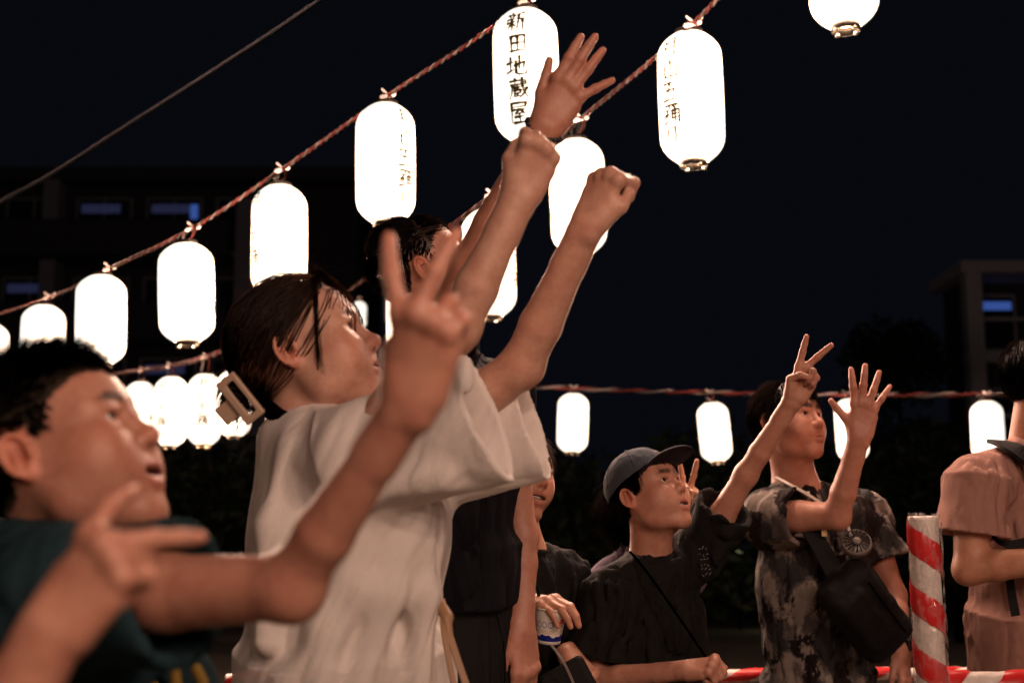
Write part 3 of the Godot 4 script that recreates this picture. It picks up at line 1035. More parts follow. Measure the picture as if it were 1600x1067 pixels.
func paper(n: String, text: Array, back: Array) -> StandardMaterial3D:
	var im := Image.create(1024, 640, false, Image.FORMAT_RGB8)
	im.fill(Color(1.0, 0.985, 0.935))
	var ink := Color(0.13, 0.095, 0.03)
	dry.seed = 15; dry.frequency = 0.045
	for i in text.size():
		brush(im, GLYPHS[text[i]], 512 - 64 + (i % 2) * 6, 44 + i * 112, 106, 7.2, ink)
	for i in back.size():
		brush(im, GLYPHS[back[i]], 60 - 40, 110 + i * 100, 84, 7.5, ink)
	var m := mat(n, Color(0.75, 0.72, 0.64), 0.8, 0.2)
	m.emission_enabled = true
	m.emission = Color(1, 1, 1)
	m.emission_operator = BaseMaterial3D.EMISSION_OP_MULTIPLY
	m.emission_texture = ImageTexture.create_from_image(im)
	m.albedo_texture = m.emission_texture
	m.emission_energy_multiplier = GLOW
	return m

const GLOW := 1.25
const LAMP := 1.8

func lantern_shell(r: float, h: float) -> Array:
	var st := SurfaceTool.new()
	st.begin(Mesh.PRIMITIVE_TRIANGLES)
	var rows := 96
	var seg := 40
	for i in rows + 1:
		var t := i / float(rows) * 2.0 - 1.0
		var e := absf(t)
		var rr := r * (1.0 - 0.04 * e * e - 0.5 * pow(maxf(e - 0.6, 0.0) / 0.4, 2.5))
		rr += 0.0011 * absf(sin(i / float(rows) * PI * 24.0)) - 0.0006
		for j in seg + 1:
			var a := TAU * j / seg
			st.set_uv(Vector2(j / float(seg), i / float(rows)))
			st.add_vertex(Vector3(-sin(a) * rr, -t * h * 0.5, -cos(a) * rr))
	for i in rows:
		for j in seg:
			var q := i * (seg + 1) + j
			for k in [q, q + 1, q + seg + 1, q + 1, q + seg + 2, q + seg + 1]:
				st.add_index(k)
	st.generate_normals()
	return st.commit_to_arrays()

var shells := {}
func lantern(c: Vector3, h: float, yaw: float, lean: float, kind: String, label: String, knot: Vector3, group := "paper lanterns on the strings") -> void:
	var r := 0.1135
	if not shells.has(h):
		shells[h] = mesh_of(lantern_shell(r, h))
		shells[-h] = mesh_of(lathe(Vector3(0, -h * 0.5 - 0.018, 0), Vector3.UP, [[0.02, 0.038], [0.0, 0.04], [0.0, 0.047], [0.026, 0.049], [0.028, 0.042]]))
		shells[h + 10.0] = mesh_of(lathe(Vector3(0, h * 0.5 - 0.006, 0), Vector3.UP, [[0.0, 0.042], [0.0, 0.05], [0.022, 0.048], [0.022, 0.036], [0.018, 0.034]]))
	var n := thing("paper_lantern", label, "lantern", c, group)
	n.rotation_degrees = Vector3(0, yaw, 0)
	n.rotate_z(deg_to_rad(lean))
	for part in [["paper_shade", h, kind], ["bottom_ring", -h, "black lacquer"], ["top_ring", h + 10.0, "black lacquer"]]:
		var o := MeshInstance3D.new()
		o.name = part[0]; o.mesh = shells[part[1]]; o.material_override = mats[part[2]]
		n.add_child(o, true)
	if not shells.has("tab"):
		var s := SphereMesh.new()
		s.radius = 0.0085; s.height = 0.012; s.radial_segments = 10; s.rings = 5
		shells["tab"] = s
	for k in 4:
		var o := MeshInstance3D.new()
		o.name = "metal_tab"; o.mesh = shells["tab"]; o.material_override = mats["tab metal"]
		o.position = Vector3(cos(k * TAU / 4 + 0.4) * 0.041, -h * 0.5 - 0.019, sin(k * TAU / 4 + 0.4) * 0.041)
		n.add_child(o, true)
	var l := OmniLight3D.new()
	l.name = "lantern_light"
	l.light_energy = LAMP
	l.light_color = Color(1.0, 0.81, 0.71)
	l.light_size = 0.09
	l.omni_range = 40.0
	l.omni_attenuation = 2.0
	l.shadow_enabled = true
	n.add_child(l)
	# hanger: a red and a white end knotted to the cord, and a dark wire loop
	var top := n.transform * Vector3(0, h * 0.5 + 0.01, 0)
	var w := world_of(n).basis * Vector3(0.03, 0, 0)
	var side := Vector3(0.012, 0, 0.006)
	put(n, "red_hanger", mesh_of(tube(curve([knot + Vector3(-0.015, 0.008, 0), knot + side, knot.lerp(top, 0.5) + side * 1.6, top + w * 0.4], 5), 0.0055, 0.005)), mats["red cord"])
	put(n, "white_hanger", mesh_of(tube(curve([knot + Vector3(0.02, 0.012, 0.004), knot - side, knot.lerp(top, 0.5) - side * 2.2, top - w], 5), 0.005, 0.0045)), mats["white cord"])
	put(n, "wire_loop", mesh_of(tube(curve([top - w * 1.2, knot.lerp(top, 0.3) - w * 0.8, knot + Vector3(0, -0.006, 0), knot.lerp(top, 0.3) + w * 0.8, top + w * 1.2], 6), 0.002, 0.002, 5)), mats["black cable"])
	var s := Sdf.new()
	s.cap(knot - Vector3(0.022, 0.004, 0), knot + Vector3(0.024, 0.008, 0), 0.008, 0.009, 0.004)
	s.cap(knot + Vector3(0.008, 0.0, 0.004), knot + Vector3(-0.02, 0.026, 0.006), 0.0045, 0.004, 0.004)
	s.cap(knot + Vector3(0.0, 0.0, 0.004), knot + Vector3(0.034, 0.022, 0.006), 0.0045, 0.004, 0.004)
	later(n, "knot", s.arrays.bind(0.003), mats["white cord"])

func cord(label: String, knots: Array, r: float, twist := 0.07) -> void:
	var o := thing("lantern_cord", label, "cord", knots[0])
	var path := curve(knots, 40)
	for k in 2:
		var pts := PackedVector3Array()
		var run := 0.0
		for i in path.size():
			if i:
				run += path[i].distance_to(path[i - 1])
			var t := (path[mini(i + 1, path.size() - 1)] - path[maxi(i - 1, 0)]).normalized()
			var s := t.cross(Vector3.UP).normalized()
			var w := s.cross(t)
			var a := run / twist * TAU + k * PI
			pts.append(path[i] + (s * cos(a) + w * sin(a)) * r * 0.9)
		put(o, ["red_strand", "white_strand"][k], mesh_of(tube(pts, r, r, 6)), mats[["red cord", "white cord"][k]])

func lanterns() -> void:
	paper("paper one", ["shin", "den", "chi", "zo", "ya"], ["tsuki", "yama", "go", "odo"])
	paper("paper two", ["tsuki", "yama", "go", "odo", "ri"], [])
	# first string, rising from the left edge over the middle
	var k1 := [Vector3(-4.246, 2.482, -8.792), Vector3(-3.440, 2.479, -8.286), Vector3(-2.414, 2.496, -7.271), Vector3(-1.843, 2.456, -6.366), Vector3(-1.316, 2.484, -5.703), Vector3(-0.940, 2.709, -5.616), Vector3(-0.474, 2.874, -5.185), Vector3(0.049, 3.032, -4.653), Vector3(0.639, 3.354, -3.994), Vector3(1.231, 3.419, -3.274)]
	cord("twisted red and white cord carrying the left string of lanterns", k1, 0.0052)
	lantern(Vector3(-3.026, 2.300, -8.112), 0.4, 20, 1, "paper two", "glowing lantern at the left edge, cut off behind the hair of the boy in teal", k1[1])
	lantern(Vector3(-2.444, 2.256, -7.309), 0.4, 110, 1, "paper two", "glowing lantern whose top shows over the hair of the boy in teal", k1[2])
	lantern(Vector3(-1.866, 2.216, -6.353), 0.4, 118, 2, "paper two", "glowing lantern half hidden by the front hair of the boy in teal", k1[3])
	lantern(Vector3(-1.329, 2.212, -5.696), 0.4, 88, 3, "paper two", "white glowing lantern between the boy in teal and the woman in cream", k1[4])
	lantern(Vector3(-0.950, 2.418, -5.663), 0.46, -53, 1, "paper two", "glowing lantern just above the brown hair, writing down its left rim", k1[5])
	lantern(Vector3(-0.481, 2.620, -5.225), 0.455, 52, 1, "paper two", "bright lantern above the man with glasses, writing only on its right rim", k1[6])
	lantern(Vector3(0.049, 2.778, -4.694), 0.46, -13, 1.5, "paper one", "lantern with five large written characters, behind the open raised hand", k1[7])
	# second string, from behind the heads to the upper right
	var k2 := [Vector3(-1.300, 2.263, -7.511), Vector3(-0.725, 2.510, -6.863), Vector3(-0.460, 2.550, -6.452), Vector3(-0.089, 2.710, -6.021), Vector3(0.270, 2.850, -5.391), Vector3(0.622, 2.954, -4.666), Vector3(1.037, 3.279, -4.208), Vector3(1.512, 3.428, -3.678), Vector3(1.913, 3.411, -3.073)]
	cord("twisted red and white cord carrying the lanterns in the middle, up to the top right", k2, 0.0052)
	lantern(Vector3(-0.469, 2.266, -6.497), 0.4, 30, 1, "paper two", "lantern mostly hidden behind the head of the man with glasses", k2[2])
	lantern(Vector3(-0.097, 2.373, -5.873), 0.45, 80, 2, "paper two", "lantern hidden behind the two forearms, its right side showing", k2[3])
	lantern(Vector3(0.264, 2.573, -5.537), 0.46, -88, 2, "paper two", "lantern behind the right fist of the woman in cream", k2[4])
	lantern(Vector3(0.624, 2.720, -4.754), 0.46, -43, 1, "paper two", "lantern hanging alone right of the open raised hand, writing down its left", k2[5])
	lantern(Vector3(1.082, 3.074, -4.403), 0.46, -40, 1, "paper two", "lantern cut off by the top edge right of the middle", k2[6])
	# far string on the left
	var k3 := [Vector3(-3.416, 2.630, -11.402), Vector3(-2.861, 2.622, -10.896), Vector3(-2.403, 2.510, -9.902), Vector3(-2.065, 2.514, -9.496), Vector3(-1.849, 2.591, -9.484), Vector3(-1.323, 2.917, -10.343)]
	cord("far red and white cord behind the hair clip of the woman in cream", k3, 0.01)
	lantern(Vector3(-2.881, 2.319, -10.945), 0.42, 70, 0, "paper two", "far lantern touching the nose of the boy in teal", k3[1], "far lanterns low on the left")
	lantern(Vector3(-2.307, 2.151, -9.554), 0.46, -14, 0, "paper two", "far lantern, second from the face of the boy in teal", k3[2], "far lanterns low on the left")
	lantern(Vector3(-2.035, 2.142, -9.353), 0.46, 10, 0, "paper two", "far lantern just left of the hair clip of the woman in cream", k3[3], "far lanterns low on the left")
	lantern(Vector3(-1.875, 2.207, -9.545), 0.44, 80, 0, "paper two", "far lantern partly covered by the hair clip of the woman in cream", k3[4], "far lanterns low on the left")
	lantern(Vector3(-2.366, 4.985, -21.658), 0.4, 80, 0, "paper two", "tiny far lantern seen in front of the forehead of the woman in cream", Vector3(-2.366, 5.239, -21.617), "far lanterns low on the left")
	# far string on the right
	var k4 := [Vector3(-1.102, 2.466, -10.111), Vector3(0.445, 2.405, -10.324), Vector3(1.442, 2.373, -10.329), Vector3(2.396, 2.339, -10.132), Vector3(3.402, 2.335, -10.132), Vector3(4.590, 2.357, -10.129)]
	cord("far level red and white cord behind the boy in the cap", k4, 0.0105, 0.4)
	lantern(Vector3(0.445, 2.156, -10.363), 0.42, 200, -2, "paper two", "far lantern above the woman holding the paper cup", k4[1], "far lanterns on the right")
	lantern(Vector3(1.469, 2.081, -10.274), 0.42, 100, 5, "paper two", "tilted far lantern right of the cap", k4[2], "far lanterns on the right")
	lantern(Vector3(2.438, 2.085, -10.172), 0.44, 200, 2, "paper two", "far lantern behind the open hand of the man in camouflage", k4[3], "far lanterns on the right")
	lantern(Vector3(3.348, 2.057, -9.974), 0.42, 150, 0, "paper two", "far lantern above the shoulder of the man in pink", k4[4], "far lanterns on the right")
	# bare wire at the top left
	var o := thing("overhead_wire", "thin grey wire slanting across the top left corner", "wire", Vector3(-3.105, 2.781, -7.326))
	var wire := curve([Vector3(-3.105, 2.781, -7.326), Vector3(-2.592, 2.938, -6.997), Vector3(-2.284, 3.011, -6.783), Vector3(-1.854, 3.138, -6.459), Vector3(-1.276, 3.310, -6.026), Vector3(-0.797, 3.432, -5.602), Vector3(-0.094, 3.594, -4.867), Vector3(0.414, 3.695, -4.243)], 12)
	put(o, "wire", mesh_of(tube(wire, 0.011, 0.009, 7)), mat("grey wire", Color(0.3, 0.3, 0.33), 0.6))
	# the strings run on over the camera to the platform they are tied to
	var hub := Vector3(1.5, 3.5, -0.5)
	var more := [[k1[9], 0.0], [k2[8], 0.0]]
	var far := [[Vector3(-0.6, 2.9, 4.2), "cord over the camera straight back"], [Vector3(5.6, 2.8, 5.0), "cord over the camera to the back right"]]
	var places := ["lowest", "second lowest", "second highest", "highest"]
	for i in far.size():
		var e: Vector3 = far[i][0]
		var pts := []
		for j in 6:
			var q := e.lerp(hub, j / 5.0)
			pts.append(q - Vector3(0, 0.35 * sin(j / 5.0 * PI), 0))
		cord("red and white " + far[i][1] + ", outside the picture", pts, 0.0075)
		for j in range(1, 5):
			lantern(pts[j] - Vector3(0, 0.31, 0), 0.46, 40 * j, 0, "paper two", "%s lantern on the %s" % [places[j - 1], far[i][1]], pts[j])
	for q in [[k1[8], "left string"], [k2[7], "middle string"]]:
		lantern(q[0] - Vector3(0, 0.31, 0), 0.46, 30, 0, "paper two", "lantern above the picture on the " + q[1], q[0])

# ---------- people ----------
func person(label: String, at: Vector3) -> Node3D:
	return thing("person", label, "person", Vector3(at.x, 0, at.z))

func add_eyes(n: Node3D, x: Transform3D, k: float, gaze: Vector3) -> void:
	for e in eyes(x, k, gaze):
		put(n, "eye", mesh_of(e), mats["eye"])

# trousers and shoes below the picture, so that everyone stands on the ground
func lower_half(n: Node3D, hip: Vector3, fwd: Vector3, f: float, col: Color, bare := false) -> void:
	var side := fwd.cross(Vector3.UP).normalized()
	var s := Sdf.new()
	s.base = col
	var sh := Sdf.new()
	sh.base = Color(0.04, 0.04, 0.045)
	for d in [-1.0, 1.0]:
		var top: Vector3 = hip + side * 0.09 * d * f
		var foot: Vector3 = Vector3(top.x, 0.09, top.z) + side * 0.03 * d
		s.cap(top, top.lerp(foot, 0.5), 0.105 * f, 0.075 * f, 0.04)
		s.cone(top.lerp(foot, 0.4), foot, 0.08 * f, 0.07 * f, 0.03)
		sh.ell(Vector3(foot.x, 0.04, foot.z) + fwd * 0.06, Vector3(0.045, 0.045, 0.13) * f, Basis.looking_at(-fwd), 0.02)
	s.fcap(hip + Vector3(0, 0.02, 0), hip + Vector3(0, 0.12, 0), 0.155 * f, 0.15 * f, fwd, 0.68, 0.05)
	later(n, "trousers", s.arrays.bind(0.014), mats["cloth"])
	later(n, "shoes", sh.arrays.bind(0.012), mats["cloth"])

# T-shirt round the torso with two sleeves; a = {hip, waist, chest, neck, sl, sr, el, er, fwd, w, dr, f, col, cut_l, cut_r}
func tee(a: Dictionary) -> Sdf:
	var s := Sdf.new()
	var f: float = a.f
	s.base = a.col
	var fwd: Vector3 = a.fwd
	var w: float = a.w
	s.cone(a.hip, a.waist, w * 1.02, w * 0.96, 0.02, false, fwd, a.dr)
	s.fcap(a.waist, a.chest, w * 0.95, w * 1.0, fwd, a.dr, 0.06)
	s.cap(a.sl, a.sr, 0.062 * f, 0.062 * f, 0.07)
	s.cap(a.neck + Vector3(0, -0.015, 0), a.sl, 0.052 * f, 0.055 * f, 0.05)
	s.cap(a.neck + Vector3(0, -0.015, 0), a.sr, 0.052 * f, 0.055 * f, 0.05)
	s.fcap(a.chest, a.neck + Vector3(0, -0.05, 0), w * 0.8, 0.07 * f, fwd, a.dr, 0.06)
	for q in [[a.sl, a.el, a.get("cut_l", 0.62)], [a.sr, a.er, a.get("cut_r", 0.62)]]:
		var sh: Vector3 = q[0]
		var e: Vector3 = sh.lerp(q[1], q[2])
		s.cone(sh, e, 0.068 * f, a.get("cuff", 0.074) * f, 0.045)
		s.cap(e.lerp(sh, 0.3), e + (e - sh) * 0.5, lerpf(0.068, a.get("cuff", 0.074), 0.6) * f - 0.014, a.get("cuff", 0.074) * f - 0.008, 0.003, true)
	var up: Vector3 = a.get("neck_up", Vector3(0, 1, 0))
	s.cap(a.neck + up * 0.01, a.neck + up * 0.12, a.get("hole", 0.06) * f, a.get("hole", 0.06) * f * 1.1, 0.006, true)
	# collar rib
	var sdv := fwd.cross(Vector3.UP).normalized()
	var last := Vector3()
	for i in 25:
		var an := TAU * i / 24.0
		var p: Vector3 = a.neck + up * 0.028 + (sdv * cos(an) + (fwd * 1.05 - up * 0.42) * sin(an)) * (a.get("hole", 0.06) * f + 0.002)
		if i and a.get("collar", true):
			s.cap(last, p, 0.0068, 0.0068, 0.004)
		last = p
	s.amp = a.get("folds", 0.006)
	s.noise = FastNoiseLite.new()
	s.noise.seed = a.get("seed", 1); s.noise.frequency = 1.0; s.noise.fractal_octaves = 2
	s.nscale = a.get("stretch", Vector3(15, 6, 15))
	s.nrot = a.get("grain", Basis())
	s.warp = Vector3(0.5, 0.2, 1.0)
	s.amp *= 1.7
	s.noise.fractal_type = FastNoiseLite.FRACTAL_RIDGED
	s.noise.fractal_gain = 0.4
	return s

func shaded_scalp(b: Body, x: Transform3D, k: float, inside: Callable, col: Color) -> void:
	b.s.shade = func(p: Vector3, c: Color) -> Color:
		var q: Vector3 = x.basis.inverse() * (p - x.origin) / k
		if q.y > -0.09 and inside.call(q) and absf(q.x) < 0.079 and ((q - Vector3(0, 0.034, -0.012)) / Vector3(0.075, 0.088, 0.096)).length() < 1.12:
			return col
		return c

# hairline of short hair: low at the nape, round the ears, up to the brow
func crop(p: Vector3, front: float, nape: float, burn: float) -> bool:
	var y := front
	if p.z < 0.072:
		y = lerpf(front * 0.62, front, clampf((p.z - 0.03) / 0.042, 0, 1))
	if p.z < 0.036:
		y = lerpf(burn, front * 0.7, clampf((p.z - 0.022) / 0.014, 0, 1))
	if p.z < 0.004:
		y = 0.03 if p.z > -0.03 else lerpf(nape, 0.03, clampf((p.z + 0.05) / 0.02, 0, 1))
	return p.y > y

func people() -> void:
	boy_in_teal()
	near_child()
	woman_in_cream()
	man_with_glasses()
	woman_with_cup()
	boy_in_cap()
	girl_behind()
	man_in_camouflage()
	man_in_pink()

func boy_in_teal() -> void:
	var hp := Vector3(-0.487, 1.221, -1.545)
	var n := person("boy in a teal T-shirt at the left, looking up, one arm stretched out", hp)
	var x := Transform3D(facing(80, 27), hp)
	var k := 0.94
	var b := Body.new()
	b.skin = Color(0.45, 0.215, 0.15)
	b.head(x, k, {"open": 0.55, "smile": 0.55, "round": 1.0, "nose": 0.6, "blush": 0.8, "eye": 1.15})
	var nb := Vector3(-0.503, 1.093, -1.591)
	b.neck(nb, 0.05)
	var sr := Vector3(-0.450, 1.072, -1.422)
	var er := Vector3(-0.199, 1.084, -1.289)
	var wr := Vector3(-0.085, 1.238, -1.183)
	b.arm(sr, er, wr, 0.76, 0.9)
	b.hand(wr, Vector3(-0.070, 1.318, -1.150) - wr, Vector3(-0.15, 0.3, 1), true, 0.8, [[32, 20, 14, 8], [-8, 24, 14, 8], [-4, 70, 90, 50], [-6, 74, 85, 50]], TUCK_THUMB)
	var sl := Vector3(-0.539, 1.066, -1.727)
	var el := Vector3(-0.586, 0.873, -1.819)
	b.arm(sl, el, el + Vector3(0.12, -0.14, 0.06), 0.86)
	var inside := func(p: Vector3) -> bool: return crop(p, 0.064, -0.055, 0.016)
	shaded_scalp(b, x, k, inside, Color(0.03, 0.02, 0.015))
	later(n, "body", b.done.bind(0.0033), mats["skin"])
	add_eyes(n, x, k, Vector3(0.0, 0.12, 1))
	later(n, "hair", short_hair.bind(x, k, 7000, 11, inside, func(p: Vector3) -> Vector3: return Vector3(p.x * 2.0, -0.9 if p.y < 0.05 and p.z < 0.04 else 0.25, 0.9), Vector2(0.032, 0.046), 0.85, Color(0.034, 0.023, 0.016), 0.0009, 0.055, 0.0), mats["hair"])
	var hip := Vector3(-0.534, 0.795, -1.629)
	var s := tee({"hip": hip, "waist": Vector3(-0.527, 0.899, -1.612), "chest": Vector3(-0.502, 1.023, -1.592), "neck": nb, "sl": sl, "sr": sr, "el": el, "er": er, "fwd": Vector3(1, 0, 0.15).normalized(), "w": 0.15, "dr": 0.72, "f": 0.88, "col": Color(0.013, 0.034, 0.043), "cut_r": 0.56, "cuff": 0.082, "seed": 3, "hole": 0.07})
	later(n, "shirt", s.arrays.bind(0.006), mats["cloth"])
	s.fcap(Vector3(-0.453, 1.017, -1.583), Vector3(-0.401, 0.948, -1.594), 0.08, 0.086, Vector3(0, 0, 1), 1.1, 0.07)
	var pr := Sdf.new()
	for q in [[Vector3(-0.348, 0.995, -1.501), Vector3(-0.343, 0.963, -1.503)], [Vector3(-0.329, 0.998, -1.515), Vector3(-0.322, 0.985, -1.515)], [Vector3(-0.322, 0.985, -1.515), Vector3(-0.325, 0.962, -1.516)], [Vector3(-0.367, 0.980, -1.495), Vector3(-0.355, 0.964, -1.496)]]:
		pr.fcap(q[0], q[1], 0.006, 0.006, Vector3(0, 0, 1), 0.7, 0.001)
	later(n, "shirt_print", pr.arrays.bind(0.003), mat("yellow print", Color(0.45, 0.28, 0.04), 0.7))
	lower_half(n, hip, Vector3(1, 0, 0.15).normalized(), 0.8, Color(0.03, 0.03, 0.035))

func near_child() -> void:
	var n := person("child at the lower left corner, only a blurred forearm and two finger sign showing", Vector3(-0.393, 0.969, -0.983))
	var b := Body.new()
	b.skin = Color(0.45, 0.215, 0.15)
	var sh := Vector3(-0.509, 0.998, -1.029)
	var el := Vector3(-0.364, 0.943, -0.967)
	var wr := Vector3(-0.301, 1.060, -0.948)
	b.arm(sh, el, wr, 0.72)
	b.hand(wr, Vector3(-0.270, 1.104, -0.941) - wr, Vector3(-0.35, 0.1, 1), true, 0.7, [[40, 44, 14, 10], [-40, 50, 10, 5], [-8, 76, 90, 50], [-6, 80, 85, 50]], TUCK_THUMB)
	var hp := Vector3(-0.577, 1.142, -1.057)
	var x := Transform3D(facing(90, 15), hp)
	b.head(x, 0.9, {"round": 1.0})
	b.neck(hp + Vector3(-0.03, -0.16, 0), 0.05)
	later(n, "body", b.done.bind(0.0045), mats["skin"])
	add_eyes(n, x, 0.9, Vector3(0, 0.1, 1))
	var inside := func(p: Vector3) -> bool: return crop(p, 0.072, -0.055, 0.012)
	later(n, "hair", short_hair.bind(x, 0.9, 1500, 12, inside, func(p: Vector3) -> Vector3: return Vector3(p.x * 2.0, -0.6, 0.7), Vector2(0.04, 0.06), 0.4, Color(0.018, 0.012, 0.009), 0.002), mats["hair"])
	var nb := hp + Vector3(-0.03, -0.17, 0)
	var s := tee({"hip": nb + Vector3(0, -0.5, 0), "waist": nb + Vector3(0, -0.33, 0), "chest": nb + Vector3(0, -0.12, 0), "neck": nb, "sl": nb + Vector3(0.0, -0.04, -0.15), "sr": sh, "el": nb + Vector3(0, -0.3, -0.18), "er": el, "fwd": Vector3(1, 0, 0), "w": 0.14, "dr": 0.7, "f": 0.85, "col": Color(0.1, 0.1, 0.11)})
	later(n, "shirt", s.arrays.bind(0.01), mats["cloth"])
	lower_half(n, nb + Vector3(0, -0.5, 0), Vector3(1, 0, 0), 0.8, Color(0.03, 0.03, 0.035))

func woman_in_cream() -> void:
	var hp := Vector3(-0.344, 1.462, -2.393)
	var n := person("woman in a cream blouse, brown hair in a clip, both fists raised", hp)
	var x := Transform3D(facing(81, 24), hp)
	var k := 1.05
	var b := Body.new()
	b.skin = Color(0.54, 0.3, 0.22)
	b.head(x, k, {"open": 0.12, "nose": 0.85, "round": 0.5, "blush": 0.6, "browdark": 0.7, "eye": 1.3})
	var nb := Vector3(-0.364, 1.334, -2.413)
	b.neck(nb, 0.05)
	var sr := Vector3(-0.245, 1.276, -2.271)
	var er := Vector3(-0.085, 1.469, -2.169)
	var wr := Vector3(0.012, 1.670, -2.137)
	b.arm(sr, er, wr, 0.92)
	b.hand(wr, Vector3(0.4, 0.86, 0.3), Vector3(0.25, -0.1, 1), true, 0.92, FIST, FIST_THUMB)
	var sl := Vector3(-0.181, 1.307, -2.519)
	var el := Vector3(0.016, 1.441, -2.396)
	var wl := Vector3(0.123, 1.654, -2.261)
	b.arm(sl, el, wl, 0.95)
	b.hand(wl, Vector3(0.36, 0.9, 0.15), Vector3(-0.5, 0.3, 0.8), false, 0.95, FIST, FIST_THUMB)
	var fwd := Vector3(1, 0, 0.05).normalized()
	var chest := Vector3(-0.278, 1.196, -2.435)
	b.s.fcap(chest, nb + Vector3(0.02, -0.06, 0), 0.13, 0.09, fwd, 0.7, 0.05)
	b.s.cap(sl, sr, 0.05, 0.05, 0.04)
	later(n, "body", b.done.bind(0.0033), mats["skin"])
	add_eyes(n, x, k, Vector3(0.0, 0.12, 1))
	# hair: smooth hull, combed strands over it, gathered to the clip
	var col := Color(0.105, 0.045, 0.024)
	var hull := Body.new()
	hull.x = x; hull.k = k
	hull.e(Vector3(0, 0.036, -0.014), Vector3(0.083, 0.104, 0.111), 0.01)
	hull.e(Vector3(0, -0.03, -0.105), Vector3(0.04, 0.045, 0.04), 0.04)
	hull.c(Vector3(0, -0.04, -0.075), Vector3(0, -0.09, -0.055), 0.055, 0.045, 0.05)
	var dn := Vector3(0, -0.593, 0.805)
	hull.s.box(hull.at(Vector3(0, 0.005, 0.01) + dn * 0.158), Vector3(0.2, 0.15, 0.3), x.basis * Basis(Vector3.RIGHT, 0.634), 0.01, 0.02, true)
	for sd in [-1.0, 1.0]:
		hull.e(Vector3(0.08 * sd, -0.008, -0.004), Vector3(0.035, 0.036, 0.026), 0.012, true)
		hull.e(Vector3(0.08 * sd, 0.0, 0.03), Vector3(0.035, 0.042, 0.035), 0.012, true)
	hull.s.noise = FastNoiseLite.new()
	hull.s.noise.seed = 12; hull.s.noise.frequency = 1.0; hull.s.noise.fractal_octaves = 2
	hull.s.amp = 0.0009; hull.s.nscale = Vector3(22, 150, 60); hull.s.nrot = Basis(Vector3.BACK, -0.75)
	hull.skin = col * 1.4
	hull.plain = true
	later(n, "hair", hull.done.bind(0.0028), mats["hair"])
	later(n, "hair_strands", combed_hair.bind(x, k, col), mats["hair"])
	# clip
	claw_clip(n, x, k)
	# blouse
	var s := Sdf.new()
	s.base = Color(0.8, 0.76, 0.72)
	var hip := Vector3(-0.274, 0.669, -2.520)
	s.cone(hip, Vector3(-0.283, 0.960, -2.473), 0.235, 0.2, 0.02, false, fwd, 0.86)
	s.fcap(Vector3(-0.283, 0.960, -2.473), Vector3(-0.289, 1.142, -2.444), 0.19, 0.165, fwd, 0.9, 0.07)
	s.fcap(Vector3(-0.289, 1.142, -2.444), Vector3(-0.327, 1.271, -2.423), 0.165, 0.12, fwd, 0.85, 0.07)
	s.cap(Vector3(-0.202, 1.162, -2.380), Vector3(-0.209, 1.170, -2.490), 0.085, 0.085, 0.09)
	s.cap(nb + Vector3(0.005, -0.01, 0), sr + Vector3(-0.01, 0.0, 0), 0.05, 0.07, 0.05)
	s.cap(nb + Vector3(0.005, -0.01, 0), sl + Vector3(-0.01, 0.0, 0), 0.05, 0.07, 0.05)
	# near sleeve: wide, kimono-cut, hanging open below the arm
	var sw := Vector3(0.1, 0, 1)
	s.cone(Vector3(-0.261, 1.256, -2.274), Vector3(-0.045, 1.344, -2.189), 0.082, 0.122, 0.05, false, sw, 0.55)
	s.cone(Vector3(-0.192, 1.284, -2.249), Vector3(-0.010, 1.360, -2.176), 0.07, 0.122, 0.006, true, sw, 0.46)
	s.ell(Vector3(-0.069, 1.392, -2.120), Vector3(0.014, 0.03, 0.012), Basis(Vector3.BACK, 0.2), 0.02)
	# far sleeve, its hem a hanging flap
	s.cone(Vector3(-0.182, 1.274, -2.534), Vector3(0.040, 1.343, -2.463), 0.08, 0.094, 0.04, false, sw, 0.6)
	s.cone(Vector3(-0.113, 1.295, -2.511), Vector3(0.089, 1.360, -2.450), 0.07, 0.094, 0.006, true, sw, 0.5)
	# long soft folds
	for q in [[Vector3(-0.165, 1.201, -2.303), Vector3(-0.241, 1.070, -2.268), Vector3(-0.345, 0.917, -2.278), 0.016], [Vector3(-0.155, 1.191, -2.315), Vector3(-0.192, 1.060, -2.275), Vector3(-0.240, 0.912, -2.278), 0.015], [Vector3(-0.134, 1.193, -2.345), Vector3(-0.135, 1.059, -2.316), Vector3(-0.147, 0.909, -2.309), 0.016], [Vector3(-0.362, 1.294, -2.298), Vector3(-0.386, 1.170, -2.278), Vector3(-0.388, 0.990, -2.286), 0.014], [Vector3(-0.317, 1.271, -2.272), Vector3(-0.238, 1.217, -2.209), Vector3(-0.107, 1.239, -2.175), 0.012], [Vector3(-0.297, 0.914, -2.258), Vector3(-0.295, 1.011, -2.263), Vector3(-0.244, 1.130, -2.284), 0.012]]:
		s.chain([q[0], q[1], q[2]], [q[3] * 0.6, q[3], q[3] * 1.2], 0.04)
	s.cap(nb + Vector3(0.0, 0.0, 0), x.origin + Vector3(0.02, -0.03, 0), 0.062, 0.07, 0.006, true)
	s.amp = 0.0095
	s.noise = FastNoiseLite.new()
	s.noise.seed = 21; s.noise.frequency = 1.0; s.noise.fractal_octaves = 3
	s.noise.fractal_type = FastNoiseLite.FRACTAL_RIDGED
	s.noise.fractal_gain = 0.34
	s.nscale = Vector3(11, 2.0, 9)
	s.nrot = Basis(Vector3.BACK, 0.42)
	s.warp = Vector3(0.4, 0.2, 1.0)
	later(n, "blouse", s.arrays.bind(0.0045), mats["sheer"])
	# tan shoulder strap of a bag at her waist
	var st := curve([Vector3(-0.114, 1.053, -2.337), Vector3(-0.105, 1.014, -2.303), Vector3(-0.093, 0.980, -2.288), Vector3(-0.072, 0.922, -2.277), Vector3(-0.040, 0.845, -2.269)], 6)
	var fs := PackedVector3Array([Vector3(0.5, 0, 1)])
